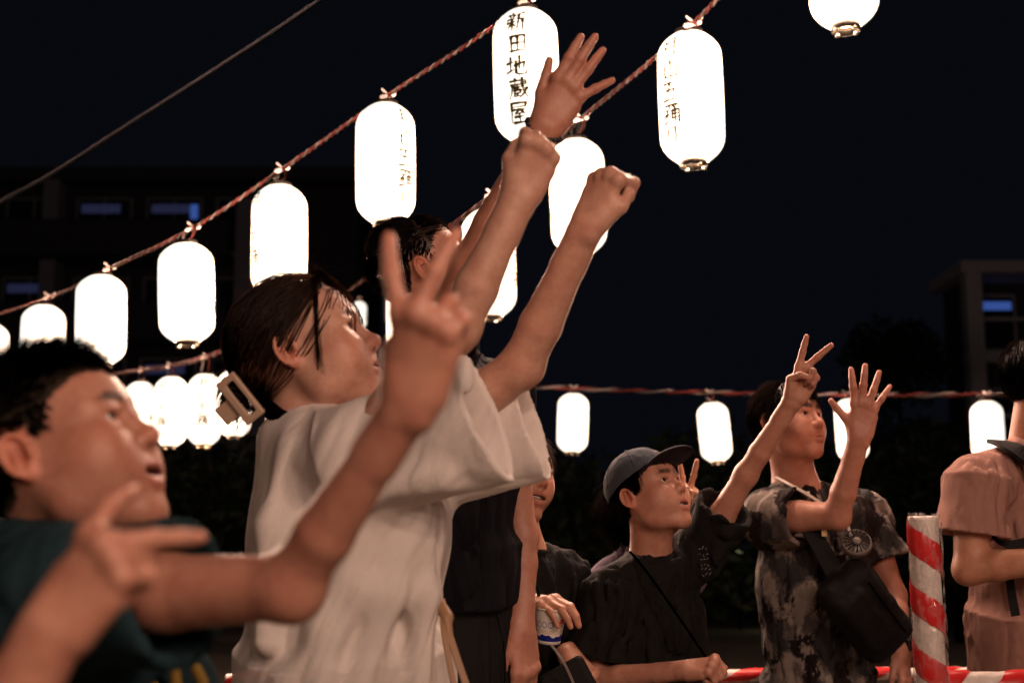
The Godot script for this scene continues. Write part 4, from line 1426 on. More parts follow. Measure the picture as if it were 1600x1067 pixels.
	var bag := thing("shoulder_bag", "tan leather strap with a knot, hanging at the waist of the woman in cream", "bag", Vector3(-0.059, 0.747, -2.285))
	put(bag, "strap", mesh_of(band(st, fs, 0.011, 0.004)), mat("tan leather", Color(0.34, 0.2, 0.11), 0.5))
	st = curve([Vector3(-0.113, 1.051, -2.327), Vector3(-0.108, 1.004, -2.294), Vector3(-0.100, 0.966, -2.280), Vector3(-0.088, 0.913, -2.268), Vector3(-0.064, 0.835, -2.270)], 6)
	put(bag, "strap", mesh_of(band(st, fs, 0.009, 0.004)), mats["tan leather"])
	var kn := Sdf.new()
	kn.cap(Vector3(-0.115, 1.044, -2.323), Vector3(-0.104, 1.024, -2.311), 0.009, 0.011, 0.004)
	kn.cap(Vector3(-0.105, 1.021, -2.307), Vector3(-0.098, 0.989, -2.296), 0.009, 0.006, 0.004)
	later(bag, "knot", kn.arrays.bind(0.003), mats["tan leather"])
	var bb := Sdf.new()
	bb.box(Vector3(-0.050, 0.747, -2.285), Vector3(0.09, 0.1, 0.04), Basis(), 0.03)
	later(bag, "pouch", bb.arrays.bind(0.01), mats["tan leather"])
	lower_half(n, hip + Vector3(0, 0.05, 0), fwd, 0.95, Color(0.2, 0.18, 0.16))

func combed_hair(x: Transform3D, k: float, col: Color) -> Array:
	var rng := RandomNumberGenerator.new()
	rng.seed = 77
	var st := Strands.new()
	var c0 := Vector3(0, 0.032, -0.016)
	var rr := Vector3(0.083, 0.106, 0.1125)
	var knot := Vector3(0, -0.03, -0.132)
	for i in 700:
		# from the hairline back over the hull to the clip
		var sd := 1.0 if i % 2 else -1.0
		var u := rng.randf()
		# hairline: parting on top of the brow, down the temple, in front of the ear
		var h: Vector3 = Vector3(0.004, 0.094, 0.074).cubic_interpolate(Vector3(0.072, 0.052, 0.012), Vector3(0, 0.12, 0.05), Vector3(0.08, -0.02, -0.02), u)
		if u > 0.6:
			u = 0.6 if rng.randf() < 0.5 else rng.randf_range(0.6, 0.68)
		if u > 0.68 and rng.randf() < 0.7:
			h = Vector3(0.074, 0.035, -0.012).lerp(Vector3(0.05, -0.07, -0.06), (u - 0.6) / 0.4)
			h += Vector3(0, 0.012, -0.02) * sin((u - 0.6) / 0.4 * PI)
		if rng.randf() < 0.35:
			h = Vector3(0.004 + rng.randf() * 0.06, 0.1, 0.05 - rng.randf() * 0.1)
		h.x *= sd
		var d0 := ((h - c0) / rr).normalized()
		var d1 := ((knot + Vector3(rng.randfn() * 0.014, rng.randfn() * 0.016, 0.01) - c0) / rr).normalized()
		var pts := PackedVector3Array()
		var lift := rng.randf_range(0.97, 1.03)
		var sag := rng.randf_range(-0.05, 0.12)
		for j in 9:
			var t := j / 8.0
			var d := d0.slerp(d1, t)
			d += Vector3(0.25 * sd * sin(t * PI), -sag * sin(t * PI), 0) * 0.5
			d = d.normalized()
			var p := c0 + d * rr * (lift + 0.06 * sin(t * PI) - (0.08 if j == 0 else 0.0))
			pts.append(x.origin + x.basis * (p * k))
		var b := rng.randf_range(0.9, 1.7)
		st.add(pts, 0.0007, 0.0006, Color(col.r * b, col.g * b, col.b * b), 0.0004)
	# nape: short strands falling to the collar, the tuft above the clip, side lock and fringe, fly-away hairs
	for i in 500:
		var a := rng.randf_range(-1.0, 1.0)
		var p := Vector3(0.055 * sin(a * 1.4), -0.035 + rng.randf_range(-0.01, 0.03), -0.075 - 0.03 * cos(a * 1.4))
		var pts := PackedVector3Array()
		for j in 6:
			var t := j / 5.0
			pts.append(x.origin + x.basis * ((p + Vector3(0, -0.085 * t, 0.045 * t * t - 0.012 * t) * rng.randf_range(0.95, 1.05)) * k))
		st.add(pts, 0.0016, 0.0008, col)
	for i in 260:
		var p := knot + Vector3(rng.randfn() * 0.014, 0.02 + rng.randfn() * 0.014, 0.008)
		var d := Vector3(rng.randfn() * 0.4, 0.35 + rng.randf() * 0.75, -0.75).normalized()
		var pts := PackedVector3Array()
		for j in 6:
			var t := j / 5.0
			pts.append(x.origin + x.basis * ((p + d * 0.05 * t + Vector3(0, -0.05 * t * t, -0.006 * t)) * k))
		st.add(pts, 0.0016, 0.0004, col)
	for sd in [-1.0, 1.0]:
		for i in 22:
			var p := Vector3(sd * (0.03 + rng.randf() * 0.014), 0.1 + rng.randfn() * 0.004, 0.062 + rng.randfn() * 0.004)
			var q := Vector3(sd * (0.088 + rng.randfn() * 0.0025), 0.03, 0.052 + rng.randfn() * 0.003)
			var e := Vector3(sd * (0.078 + rng.randfn() * 0.002), -0.05 + rng.randfn() * 0.01, 0.022 + rng.randfn() * 0.004)
			var pts := PackedVector3Array()
			for j in 9:
				var t := j / 8.0
				var w := p.lerp(q, t).lerp(q.lerp(e, t), t)
				pts.append(x.origin + x.basis * (w * k))
			st.add(pts, 0.0008, 0.0003, col * rng.randf_range(1.3, 2.2))
		for i in 120:
			var p := Vector3(sd * rng.randf() * 0.03, 0.108 + rng.randfn() * 0.004, 0.064)
			var pts := PackedVector3Array()
			var e := rng.randf_range(0.7, 1.0)
			for j in 6:
				var t := j / 5.0
				pts.append(x.origin + x.basis * ((p + Vector3(sd * 0.03 * t, 0.006 * sin(t * PI) - 0.04 * t * t * e, 0.028 * t * e)) * k))
			st.add(pts, 0.001, 0.0004, col * rng.randf_range(0.9, 1.6))
	for i in 60:
		var d := Vector3(rng.randfn() * 0.5, 0.7 + rng.randf(), rng.randf_range(-0.6, 0.8)).normalized()
		var p := c0 + d * rr
		var pts := PackedVector3Array()
		var bend := Vector3(rng.randfn(), rng.randfn(), rng.randfn()) * 0.02
		var l := rng.randf_range(0.01, 0.04)
		for j in 6:
			var t := j / 5.0
			pts.append(x.origin + x.basis * ((p + (d * 0.6 + Vector3(0, 0.1, 0.5)) * l * t + bend * t * t) * k))
		st.add(pts, 0.00035, 0.0002, col * 1.6)
	return st.arrays()

func claw_clip(n: Node3D, x: Transform3D, k: float) -> void:
	var s := Sdf.new()
	# a frame seen from the right side of the head: open rectangle, a hinge plate behind
	var r := x.basis * Basis(Vector3.BACK, 0.0)
	var c := x.origin + x.basis * (Vector3(-0.052, -0.052, -0.112) * k)
	var up: Vector3 = (Vector3(-0.476, 1.412, -2.340) - Vector3(-0.427, 1.351, -2.350)).normalized()
	var out := Vector3(-0.25, 0.05, 1).normalized()
	var across := up.cross(out).normalized()
	out = across.cross(up)
	var fr := Basis(across, up, out)
	var mid := Vector3(-0.446, 1.377, -2.320)
	s.box(mid, Vector3(0.0188, 0.043, 0.006), fr, 0.003)
	s.box(mid + across * 0.002, Vector3(0.0072, 0.031, 0.03), fr, 0.002, 0.002, true)
	s.box(mid - across * 0.031 - up * 0.004 - out * 0.006, Vector3(0.017, 0.017, 0.0045), fr, 0.003, 0.004)
	s.ell(mid - out * 0.1, Vector3(0.09, 0.09, 0.098), Basis(), 0.001, true)
	later(n, "hair_clip", s.arrays.bind(0.002), mat("beige plastic", Color(0.42, 0.3, 0.22), 0.35))

func man_with_glasses() -> void:
	var hp := Vector3(-0.183, 1.701, -2.871)
	var n := person("tall man in black with glasses, his open hand raised highest of all", Vector3(-0.105, 1.216, -2.949))
	var x := Transform3D(facing(102, 26), hp)
	var k := 0.98
	var b := Body.new()
	b.skin = Color(0.45, 0.215, 0.15)
	b.head(x, k, {"nose": 1.0, "open": 0.1})
	var nb := Vector3(-0.170, 1.551, -2.915)
	b.neck(nb, 0.054)
	var sr := Vector3(-0.164, 1.455, -2.738)
	var er := Vector3(-0.075, 1.652, -2.565)
	var wr := Vector3(0.060, 1.870, -2.408)
	b.arm(sr, er, wr, 0.98)
	b.hand(wr, Vector3(0.109, 1.953, -2.395) - wr, Vector3(-0.1, -0.25, 1), true, 0.92, [[1, -4, 8, 6], [-2, -4, 8, 6], [-6, 2, 8, 6], [-30, 8, 10, 8]], [Vector3(0.042, 0.052, -0.012), Vector3(0.05, 0.085, -0.012), Vector3(0.058, 0.112, -0.004)], 1.0)
	var sl := Vector3(-0.028, 1.466, -3.040)
	var el := Vector3(0.020, 1.169, -3.047)
	var wl := Vector3(0.020, 0.975, -3.008)
	b.arm(sl, el, wl, 0.9)
	b.hand(wl, Vector3(0.12, -1, 0.1), Vector3(0.6, 0.1, 0.9), false, 0.95, [[2, 22, 26, 14], [0, 26, 28, 14], [-2, 30, 28, 14], [-4, 34, 28, 14]], REST_THUMB)
	var inside := func(p: Vector3) -> bool: return crop(p, 0.066, -0.05, -0.005)
	shaded_scalp(b, x, k, func(p: Vector3) -> bool: return crop(p, 0.078, -0.03, 0.03), Color(0.03, 0.019, 0.014))
	later(n, "body", b.done.bind(0.0034), mats["skin"])
	add_eyes(n, x, k, Vector3(0, 0.12, 1))
	later(n, "hair", short_hair.bind(x, k, 3600, 31, func(p: Vector3) -> bool: return crop(p, 0.066, -0.03, 0.0), func(p: Vector3) -> Vector3: return Vector3(p.x * 3.0, -0.4 + p.y * 6.0, -0.1 if p.z < 0.02 else 0.6), Vector2(0.026, 0.045), 0.36, Color(0.05, 0.03, 0.021), 0.0011, 0.03, 0.0), mats["hair"])
	# glasses: temple arm and rim
	var g := Sdf.new()
	var f := func(v: Vector3) -> Vector3: return x.origin + x.basis * (v * k)
	for sd in [-1.0, 1.0]:
		g.cap(f.call(Vector3(0.079 * sd, 0.008, -0.012)), f.call(Vector3(0.072 * sd, 0.012, 0.085)), 0.0016, 0.0016, 0.001)
		var last := Vector3()
		for i in 15:
			var a := TAU * i / 14.0
			var p: Vector3 = f.call(Vector3(sd * 0.034 + 0.026 * cos(a), 0.004 + 0.019 * sin(a), 0.102))
			if i:
				g.cap(last, p, 0.0014, 0.0014, 0.001)
			last = p
		g.cap(f.call(Vector3(0.072 * sd, 0.012, 0.085)), f.call(Vector3(0.06 * sd, 0.012, 0.102)), 0.0016, 0.0016, 0.001)
	g.cap(f.call(Vector3(-0.008, 0.008, 0.102)), f.call(Vector3(0.008, 0.008, 0.102)), 0.0014, 0.0014, 0.001)
	later(n, "glasses", g.arrays.bind(0.0014), mat("dark metal", Color(0.03, 0.028, 0.027), 0.3))
	# bead bracelet
	var bd := Sdf.new()
	var dir := (wr - er).normalized()
	var bc := wr - dir * 0.012
	var sx := dir.cross(Vector3(0, 0, 1)).normalized()
	var sz := sx.cross(dir)
	for i in 22:
		var a := TAU * i / 22.0
		bd.ball(bc + sx * cos(a) * 0.0335 + sz * sin(a) * 0.0255 + dir * 0.004 * cos(a * 2.0), 0.0052, 0.0008)
	later(n, "bracelet", bd.arrays.bind(0.0018), mat("dark beads", Color(0.02, 0.016, 0.02), 0.15))
	var hip := Vector3(-0.097, 0.715, -3.080)
	var fwd := Vector3(0.9, 0, 0.43).normalized()
	var s := tee({"hip": Vector3(-0.094, 1.046, -3.027), "waist": Vector3(-0.097, 1.139, -3.012), "chest": Vector3(-0.104, 1.324, -2.972), "neck": nb, "sl": sl, "sr": sr, "el": el, "er": er, "fwd": fwd, "w": 0.165, "dr": 0.68, "f": 1.0, "col": Color(0.011, 0.011, 0.013), "seed": 7, "folds": 0.012, "stretch": Vector3(11, 3.5, 11), "cut_r": 0.4, "cut_l": 0.55, "hole": 0.058, "cuff": 0.08})
	s.fcap(Vector3(-0.129, 1.214, -2.878), Vector3(-0.033, 1.112, -2.935), 0.06, 0.045, fwd, 0.4, 0.05)
	later(n, "shirt", s.arrays.bind(0.0065), mats["cloth"])
	lower_half(n, hip, fwd, 1.05, Color(0.012, 0.012, 0.014))
	var w := Sdf.new()
	w.base = Color(0.012, 0.012, 0.014)
	w.fcap(Vector3(-0.091, 0.821, -3.063), Vector3(-0.091, 1.026, -3.030), 0.15, 0.135, fwd, 0.72, 0.03)
	w.amp = 0.008; w.noise = FastNoiseLite.new(); w.noise.seed = 3; w.noise.frequency = 1.0; w.nscale = Vector3(30, 3, 30)
	later(n, "waistband", w.arrays.bind(0.008), mats["cloth"])
	put(n, "drawstring", mesh_of(tube(curve([Vector3(-0.031, 1.010, -2.911), Vector3(-0.018, 0.960, -2.899), Vector3(-0.013, 0.911, -2.896), Vector3(-0.015, 0.867, -2.903)], 6), 0.0022, 0.0022)), mat("grey string", Color(0.25, 0.24, 0.23)))

func woman_with_cup() -> void:
	var hp := Vector3(0.011, 1.326, -3.508)
	var n := person("smiling woman in black with a red lanyard, holding a paper cup", hp)
	var x := Transform3D(facing(42, 14, 14), hp)
	var k := 0.95
	var b := Body.new()
	b.skin = Color(0.5, 0.25, 0.16)
	b.head(x, k, {"open": 0.6, "smile": 1.0, "round": 0.7, "nose": 0.7, "blush": 0.8, "browdark": 0.5, "eye": 0.7})
	var nb := Vector3(0.024, 1.143, -3.568)
	b.neck(nb, 0.05)
	var sr := Vector3(-0.085, 1.076, -3.498)
	var er := Vector3(-0.097, 0.922, -3.391)
	var wr := Vector3(0.018, 1.030, -3.313)
	b.arm(sr, er, wr, 0.88)
	b.hand(wr, Vector3(0.101, 1.028, -3.252) - wr, Vector3(0.12, 0.93, 0.3), true, 0.92, [[4, 24, 34, 20], [0, 22, 30, 18], [-3, 22, 28, 18], [-8, 24, 26, 16]], [Vector3(0.03, 0.04, -0.03), Vector3(0.028, 0.062, -0.05), Vector3(0.022, 0.08, -0.068)])
	var sl := Vector3(0.130, 1.083, -3.669)
	var el := Vector3(0.187, 0.906, -3.697)
	var wl := Vector3(0.135, 0.898, -3.496)
	b.arm(sl, el, wl, 0.86)
	b.hand(wl, Vector3(0.55, -0.5, 0.35), Vector3(0.4, 0.7, 0.6), false, 0.9, [[0, 50, 60, 30], [0, 52, 60, 30], [0, 54, 60, 30], [0, 56, 60, 30]], FIST_THUMB)
	b.s.fcap(nb + Vector3(0, -0.08, 0), nb + Vector3(0, -0.04, 0), 0.1, 0.07, Vector3(0.6, 0, 0.8), 0.7, 0.04)
	later(n, "body", b.done.bind(0.0038), mats["skin"])
	add_eyes(n, x, k, Vector3(0.3, 0.15, 1))
	var teeth := Sdf.new()
	teeth.base = Color(0.6, 0.54, 0.47)
	teeth.ell(x.origin + x.basis * (Vector3(0, -0.0655, 0.0785) * k), Vector3(0.018, 0.0042, 0.0085), x.basis, 0.001)
	later(n, "teeth", teeth.arrays.bind(0.0016), mats["eye"])
	var inside := func(p: Vector3) -> bool: return crop(p, 0.072, -0.06, -0.04)
	shaded_scalp(b, x, k, inside, Color(0.03, 0.014, 0.01))
	later(n, "hair", short_hair.bind(x, k, 2600, 41, inside, func(p: Vector3) -> Vector3: return Vector3(p.x * 3.0, -1.0, 0.25), Vector2(0.06, 0.09), 0.06, Color(0.07, 0.028, 0.018), 0.0018), mats["hair"])
	var fwd := Vector3(0.64, 0, 0.77)
	var hip := Vector3(0.040, 0.594, -3.676)
	var s := tee({"hip": hip, "waist": Vector3(0.035, 0.784, -3.646), "chest": Vector3(0.029, 0.989, -3.603), "neck": nb, "sl": sl, "sr": sr, "el": el, "er": er, "fwd": fwd, "w": 0.15, "dr": 0.74, "f": 0.92, "col": Color(0.013, 0.013, 0.015), "seed": 9, "folds": 0.009, "hole": 0.072})
	later(n, "shirt", s.arrays.bind(0.008), mats["cloth"])
	lower_half(n, hip, fwd, 0.9, Color(0.015, 0.015, 0.017))
	var la := curve([Vector3(-0.012, 1.184, -3.491), Vector3(0.009, 1.141, -3.437), Vector3(0.033, 1.092, -3.424), Vector3(0.058, 1.032, -3.424), Vector3(0.076, 0.972, -3.433)], 6)
	put(n, "red_lanyard", mesh_of(band(la, PackedVector3Array([Vector3(0.1, 0.3, 1)]), 0.008, 0.002)), mat("red ribbon", Color(0.5, 0.09, 0.06)))
	var lb := curve([Vector3(-0.022, 1.176, -3.492), Vector3(0.000, 1.132, -3.438), Vector3(0.023, 1.083, -3.426), Vector3(0.047, 1.023, -3.425), Vector3(0.065, 0.963, -3.435)], 6)
	put(n, "blue_lanyard", mesh_of(band(lb, PackedVector3Array([Vector3(0.1, 0.3, 1)]), 0.007, 0.002)), mat("blue ribbon", Color(0.04, 0.05, 0.16)))
	# cup with a straw
	var bot := Vector3(0.082, 0.938, -3.277)
	var top := Vector3(0.088, 1.014, -3.265)
	var cup := thing("paper_cup", "white paper cup with blue waves and a red character, in a hand", "cup", bot)
	var ax := (top - bot)
	var h := ax.length()
	cup_mesh(cup, bot, ax.normalized(), h)
	put(cup, "straw", mesh_of(tube(PackedVector3Array([bot + ax * 0.2 + Vector3(-0.004, 0, 0), Vector3(0.047, 1.105, -3.281)]), 0.004, 0.004, 8)), mat("green straw", Color(0.22, 0.42, 0.34), 0.4))
	var dk := thing("dark_pouch", "black pouch with a grey strap under the hand of the woman holding the cup", "bag", Vector3(0.143, 0.801, -3.441))
	var q := Sdf.new()
	q.box(Vector3(0.147, 0.808, -3.450), Vector3(0.06, 0.075, 0.02), Basis(Vector3.BACK, 0.5), 0.012)
	later(dk, "pouch", q.arrays.bind(0.006), mat("black vinyl", Color(0.007, 0.007, 0.008), 0.6, 0.3))
	put(dk, "strap", mesh_of(band(curve([Vector3(0.092, 0.926, -3.370), Vector3(0.115, 0.896, -3.344), Vector3(0.138, 0.850, -3.382), Vector3(0.157, 0.803, -3.420)], 6), PackedVector3Array([Vector3(0, 0.2, 1)]), 0.006, 0.003)), mat("grey strap", Color(0.3, 0.26, 0.23)))

func cup_mesh(n: Node3D, bot: Vector3, up: Vector3, h: float) -> void:
	var im := Image.create(512, 256, false, Image.FORMAT_RGB8)
	im.fill(Color(0.9, 0.88, 0.85))
	var blue := Color(0.05, 0.12, 0.5)
	for x in 512:
		var w := 196.0 + 8.0 * sin(x * 0.05) + 5.0 * sin(x * 0.13)
		for y in range(int(w), 236):
			im.set_pixel(x, y, blue)
		for q in 3:
			var y := int(150 + q * 10 + 6.0 * absf(sin(x * 0.06 + q)))
			im.set_pixel(x, y, Color(0.72, 0.6, 0.25)); im.set_pixel(x, y + 1, Color(0.72, 0.6, 0.25))
	# round loops in blue, and the red character for ice
	for q in 4:
		for rep in 2:
			var cx := 20.0 + q * 34.0 + rep * 256.0
			for i in 60:
				var a := TAU * i / 60.0
				for d in 5:
					im.set_pixel(posmod(int(cx + cos(a) * (11.0 + d)), 512), int(112 + sin(a) * (20.0 + d)), blue)
	var ice := [[[50, 5], [50, 95], [40, 88]], [[24, 18], [36, 30]], [[10, 44], [38, 42], [10, 82]], [[84, 26], [60, 44]], [[58, 42], [92, 84]]]
	for rep in 2:
		brush(im, ice, 172 + rep * 256, 62, 64, 7.0, Color(0.75, 0.05, 0.06))
		for e in 4:
			for i in 70:
				var p: Vector2 = [Vector2(i, 0), Vector2(i, 70), Vector2(0, i), Vector2(70, i)][e]
				im.set_pixel(posmod(168 + rep * 256 + int(p.x), 512), 58 + int(p.y), Color(0.75, 0.55, 0.5))
	var m := mat("cup print", Color(1, 1, 1), 0.45)
	m.albedo_texture = ImageTexture.create_from_image(im)
	var st := SurfaceTool.new()
	st.begin(Mesh.PRIMITIVE_TRIANGLES)
	var x := up.cross(Vector3(0.1, 0, 1)).normalized()
	var z := x.cross(up)
	for i in 2:
		for j in 33:
			var a := TAU * j / 32.0
			st.set_uv(Vector2(-j / 32.0, 1.0 - i))
			st.add_vertex(bot + up * h * i + (x * cos(a) + z * sin(a)) * (0.027 if i == 0 else 0.0365))
	for j in 32:
		for q in [j, j + 33, j + 1, j + 1, j + 33, j + 34]:
			st.add_index(q)
	st.generate_normals()
	put(n, "cup_wall", st.commit(), m)
	put(n, "rim", mesh_of(lathe(bot + up * (h - 0.002), up, [[0.0, 0.0362], [0.0, 0.0385], [0.004, 0.0385], [0.004, 0.034], [-0.02, 0.03], [-0.02, 0.0]])), mat("cup white", Color(0.7, 0.67, 0.62), 0.5))
	put(n, "base", mesh_of(lathe(bot, up, [[-0.001, 0.0], [-0.001, 0.0273], [0.004, 0.0281]])), mats["cup white"])

func boy_in_cap() -> void:
	var hp := Vector3(0.347, 1.283, -3.617)
	var n := person("boy in a grey denim cap and black T-shirt, arm up making a two finger sign", hp)
	var x := Transform3D(facing(50, 23, -3), hp)
	var k := 0.94
	var b := Body.new()
	b.skin = Color(0.49, 0.245, 0.17)
	b.head(x, k, {"open": 0.5, "smile": 0.1, "round": 0.8, "nose": 0.55, "eye": 1.75, "blush": 0.4})
	var nb := Vector3(0.356, 1.105, -3.675)
	b.neck(nb, 0.046)
	var sr := Vector3(0.246, 1.044, -3.574)
	var er := Vector3(0.195, 0.834, -3.557)
	var wr := Vector3(0.408, 0.867, -3.410)
	b.arm(sr, er, wr, 0.76)
	b.hand(wr, Vector3(0.487, 0.888, -3.356) - wr, Vector3(0.1, 0.75, 0.7), true, 0.8, FIST, FIST_THUMB)
	var sl := Vector3(0.481, 1.135, -3.701)
	var el := Vector3(0.586, 1.333, -3.568)
	var wl := Vector3(0.689, 1.512, -3.448)
	b.arm(sl, el, wl, 0.73)
	b.hand(wl, Vector3(0.719, 1.576, -3.428) - wl, Vector3(0.1, 0.2, -1), false, 0.84, [[12, 4, 6, 4], [-22, 6, 6, 4], [-2, 80, 95, 55], [-6, 84, 90, 55]], TUCK_THUMB)
	b.s.fcap(nb + Vector3(0, -0.07, 0), nb + Vector3(0, -0.03, 0), 0.09, 0.07, Vector3(0.5, 0, 0.85), 0.7, 0.04)
	var inside := func(p: Vector3) -> bool: return crop(p, 0.05, -0.055, 0.0)
	shaded_scalp(b, x, k, inside, Color(0.02, 0.014, 0.011))
	later(n, "body", b.done.bind(0.003), mats["skin"])
	add_eyes(n, x, k, Vector3(-0.12, 0.12, 1))
	var teeth := Sdf.new()
	teeth.base = Color(0.6, 0.54, 0.47)
	teeth.ell(x.origin + x.basis * (Vector3(0, -0.0655, 0.0775) * k), Vector3(0.012, 0.0036, 0.0085), x.basis, 0.001)
	later(n, "teeth", teeth.arrays.bind(0.0016), mats["eye"])
	later(n, "hair", short_hair.bind(x, k, 2600, 51, func(p: Vector3) -> bool: return crop(p, 0.05, -0.055, 0.0) and p.y < 0.075, func(p: Vector3) -> Vector3: return Vector3(p.x * 4.0, -1.0, 0.25), Vector2(0.02, 0.04), 0.3, Color(0.016, 0.011, 0.009), 0.0014, -1.0, 0.02), mats["hair"])
	cap(n, x, k)
	var fwd := Vector3(0.55, 0, 0.83)
	var hip := Vector3(0.375, 0.520, -3.759)
	var s := tee({"hip": hip, "waist": Vector3(0.375, 0.745, -3.723), "chest": Vector3(0.371, 0.962, -3.688), "neck": nb, "sl": sl, "sr": sr, "el": el, "er": er, "fwd": fwd, "w": 0.137, "dr": 0.68, "f": 0.88, "col": Color(0.012, 0.012, 0.0135), "seed": 13, "hole": 0.068, "cuff": 0.09, "cut_r": 0.78, "cut_l": 0.62, "folds": 0.011, "neck_up": Vector3(0.1, 1, 0.25)})
	later(n, "shirt", s.arrays.bind(0.0065), mats["cloth"])
	# small grey print at the left breast, and a thin cord slung across
	var pr := Sdf.new()
	var rng := RandomNumberGenerator.new()
	rng.seed = 2
	for i in 6:
		for j in 3:
			var a := Vector3(0.460, 1.149, -3.537) + Vector3(j * 0.0085 + i * 0.0012, -i * 0.0125, i * 0.0015)
			pr.cap(a, a + Vector3(rng.randf_range(0.002, 0.007), rng.randf_range(-0.007, 0.007), 0), 0.0011, 0.0011, 0.0005)
	put(n, "cord", mesh_of(tube(curve([Vector3(0.296, 1.143, -3.598), Vector3(0.315, 1.115, -3.542), Vector3(0.358, 1.053, -3.512), Vector3(0.428, 0.953, -3.523), Vector3(0.487, 0.868, -3.551)], 8), 0.0035, 0.0035)), mat("dark cord", Color(0.02, 0.018, 0.022)))
	later(n, "shirt_print", pr.arrays.bind(0.0012), mat("grey print", Color(0.16, 0.15, 0.15)))
	lower_half(n, hip, fwd, 0.82, Color(0.02, 0.02, 0.025))

func cap(n: Node3D, x: Transform3D, k: float) -> void:
	var f := func(v: Vector3) -> Vector3: return x.origin + x.basis * (v * k)
	var tilt := Basis(Vector3.RIGHT, 0.22)
	var s := Sdf.new()
	s.base = Color(0.055, 0.07, 0.085)
	var c := Vector3(0, 0.044, -0.012)
	s.ell(f.call(c), Vector3(0.086, 0.094, 0.106) * k, x.basis, 0.01)
	# cut away the lower part of the crown
	s.box(f.call(c + Vector3(0, -0.1, 0.0) + Vector3(0, 0.012, 0)), Vector3(0.2, 0.085, 0.2) * k, x.basis * Basis(Vector3.RIGHT, -0.2), 0.002, 0.003, true)
	s.ell(f.call(c + Vector3(0, -0.004, 0)), Vector3(0.081, 0.089, 0.101) * k, x.basis, 0.002, true)
	s.ball(f.call(c + Vector3(0, 0.096, 0)), 0.006 * k, 0.002)
	s.noise = FastNoiseLite.new(); s.noise.seed = 4; s.noise.frequency = 1.0; s.noise.fractal_octaves = 3; s.nscale = Vector3.ONE * 40.0
	s.amp = 0.0012
	# panel seams
	for i in 6:
		var a := TAU * i / 6.0 + 0.52
		var last := Vector3()
		for j in 9:
			var e := lerpf(1.5, 0.2, j / 8.0)
			var d := Vector3(cos(a) * cos(e), sin(e), sin(a) * cos(e)) * Vector3(0.0865, 0.0945, 0.1065)
			if j and c.y + d.y > 0.05:
				s.cap(f.call(c + last), f.call(c + d), 0.0012, 0.0012, 0.001)
				s.paint(f.call(c + last), f.call(c + d), 0.001, 0.004, Color(0.05, 0.058, 0.065), 0.7)
			last = d
	s.paint(f.call(Vector3(-0.012, 0.1, 0.083)), f.call(Vector3(0.016, 0.1, 0.083)), 0.006, 0.003, Color(0.5, 0.34, 0.3), 0.9)
	s.paint(f.call(Vector3(-0.012, 0.094, 0.086)), f.call(Vector3(0.016, 0.094, 0.086)), 0.003, 0.003, Color(0.5, 0.34, 0.3), 0.9)
	later(n, "cap", s.arrays.bind(0.0024), mats["cloth"])
	# brim: a curved plate
	var b := Sdf.new()
	b.base = Color(0.02, 0.022, 0.028)
	var bc := Vector3(0, 0.052, 0.105)
	var bb := Basis(Vector3.RIGHT, -0.12)
	b.ell(f.call(bc), Vector3(0.08, 0.02, 0.066) * k, x.basis * bb, 0.004)
	b.ell(f.call(bc + bb * Vector3(0, -0.0055, -0.002)), Vector3(0.084, 0.0185, 0.07) * k, x.basis * bb, 0.002, true)
	b.ell(f.call(c + Vector3(0, -0.01, 0)), Vector3(0.082, 0.094, 0.1) * k, x.basis, 0.002, true)
	later(n, "brim", b.arrays.bind(0.0022), mats["cloth"])

func girl_behind() -> void:
	var hp := Vector3(0.394, 1.269, -4.277)
	var n := person("person hidden behind the boy in the cap, two fingers showing by his brim", hp)
	var x := Transform3D(facing(60, 10), hp)
	var b := Body.new()
	b.skin = Color(0.5, 0.26, 0.16)
	b.head(x, 0.86, {"round": 0.8})
	var nb := Vector3(0.384, 1.118, -4.322)
	b.neck(nb, 0.044)
	var sl := Vector3(0.499, 1.070, -4.360)
	var el := Vector3(0.526, 1.081, -4.155)
	var wl := Vector3(0.502, 1.238, -4.029)
	b.arm(sl, el, wl, 0.75)
	b.hand(wl, Vector3(0.05, 1, 0.0), Vector3(0.6, 0.0, -0.75), false, 0.88, [[8, 2, 6, 4], [-20, 4, 6, 4], [-2, 80, 95, 55], [-6, 84, 90, 55]], TUCK_THUMB)
	var sr := Vector3(0.299, 1.071, -4.258)
	b.arm(sr, sr + Vector3(-0.02, -0.22, 0.02), sr + Vector3(0.05, -0.4, 0.1), 0.75)
	later(n, "body", b.done.bind(0.0046), mats["skin"])
	add_eyes(n, x, 0.86, Vector3(0, 0.1, 1))
	var inside := func(p: Vector3) -> bool: return crop(p, 0.07, -0.06, -0.03)
	later(n, "hair", short_hair.bind(x, 0.86, 1600, 61, inside, func(p: Vector3) -> Vector3: return Vector3(p.x * 6.0, -1.0, -0.2), Vector2(0.12, 0.2), 0.15, Color(0.02, 0.013, 0.011), 0.0022), mats["hair"])
	var fwd := Vector3(0.7, 0, 0.7)
	var s := tee({"hip": nb + Vector3(0, -0.52, 0), "waist": nb + Vector3(0, -0.36, 0), "chest": nb + Vector3(0, -0.13, 0), "neck": nb + Vector3(0, 0.02, 0), "sl": sl, "sr": sr, "el": el, "er": sr + Vector3(-0.02, -0.22, 0.02), "fwd": fwd, "w": 0.135, "dr": 0.7, "f": 0.86, "col": Color(0.11, 0.085, 0.12), "seed": 17})
	later(n, "shirt", s.arrays.bind(0.009), mats["cloth"])
	lower_half(n, nb + Vector3(0, -0.52, 0), fwd, 0.78, Color(0.03, 0.03, 0.04))

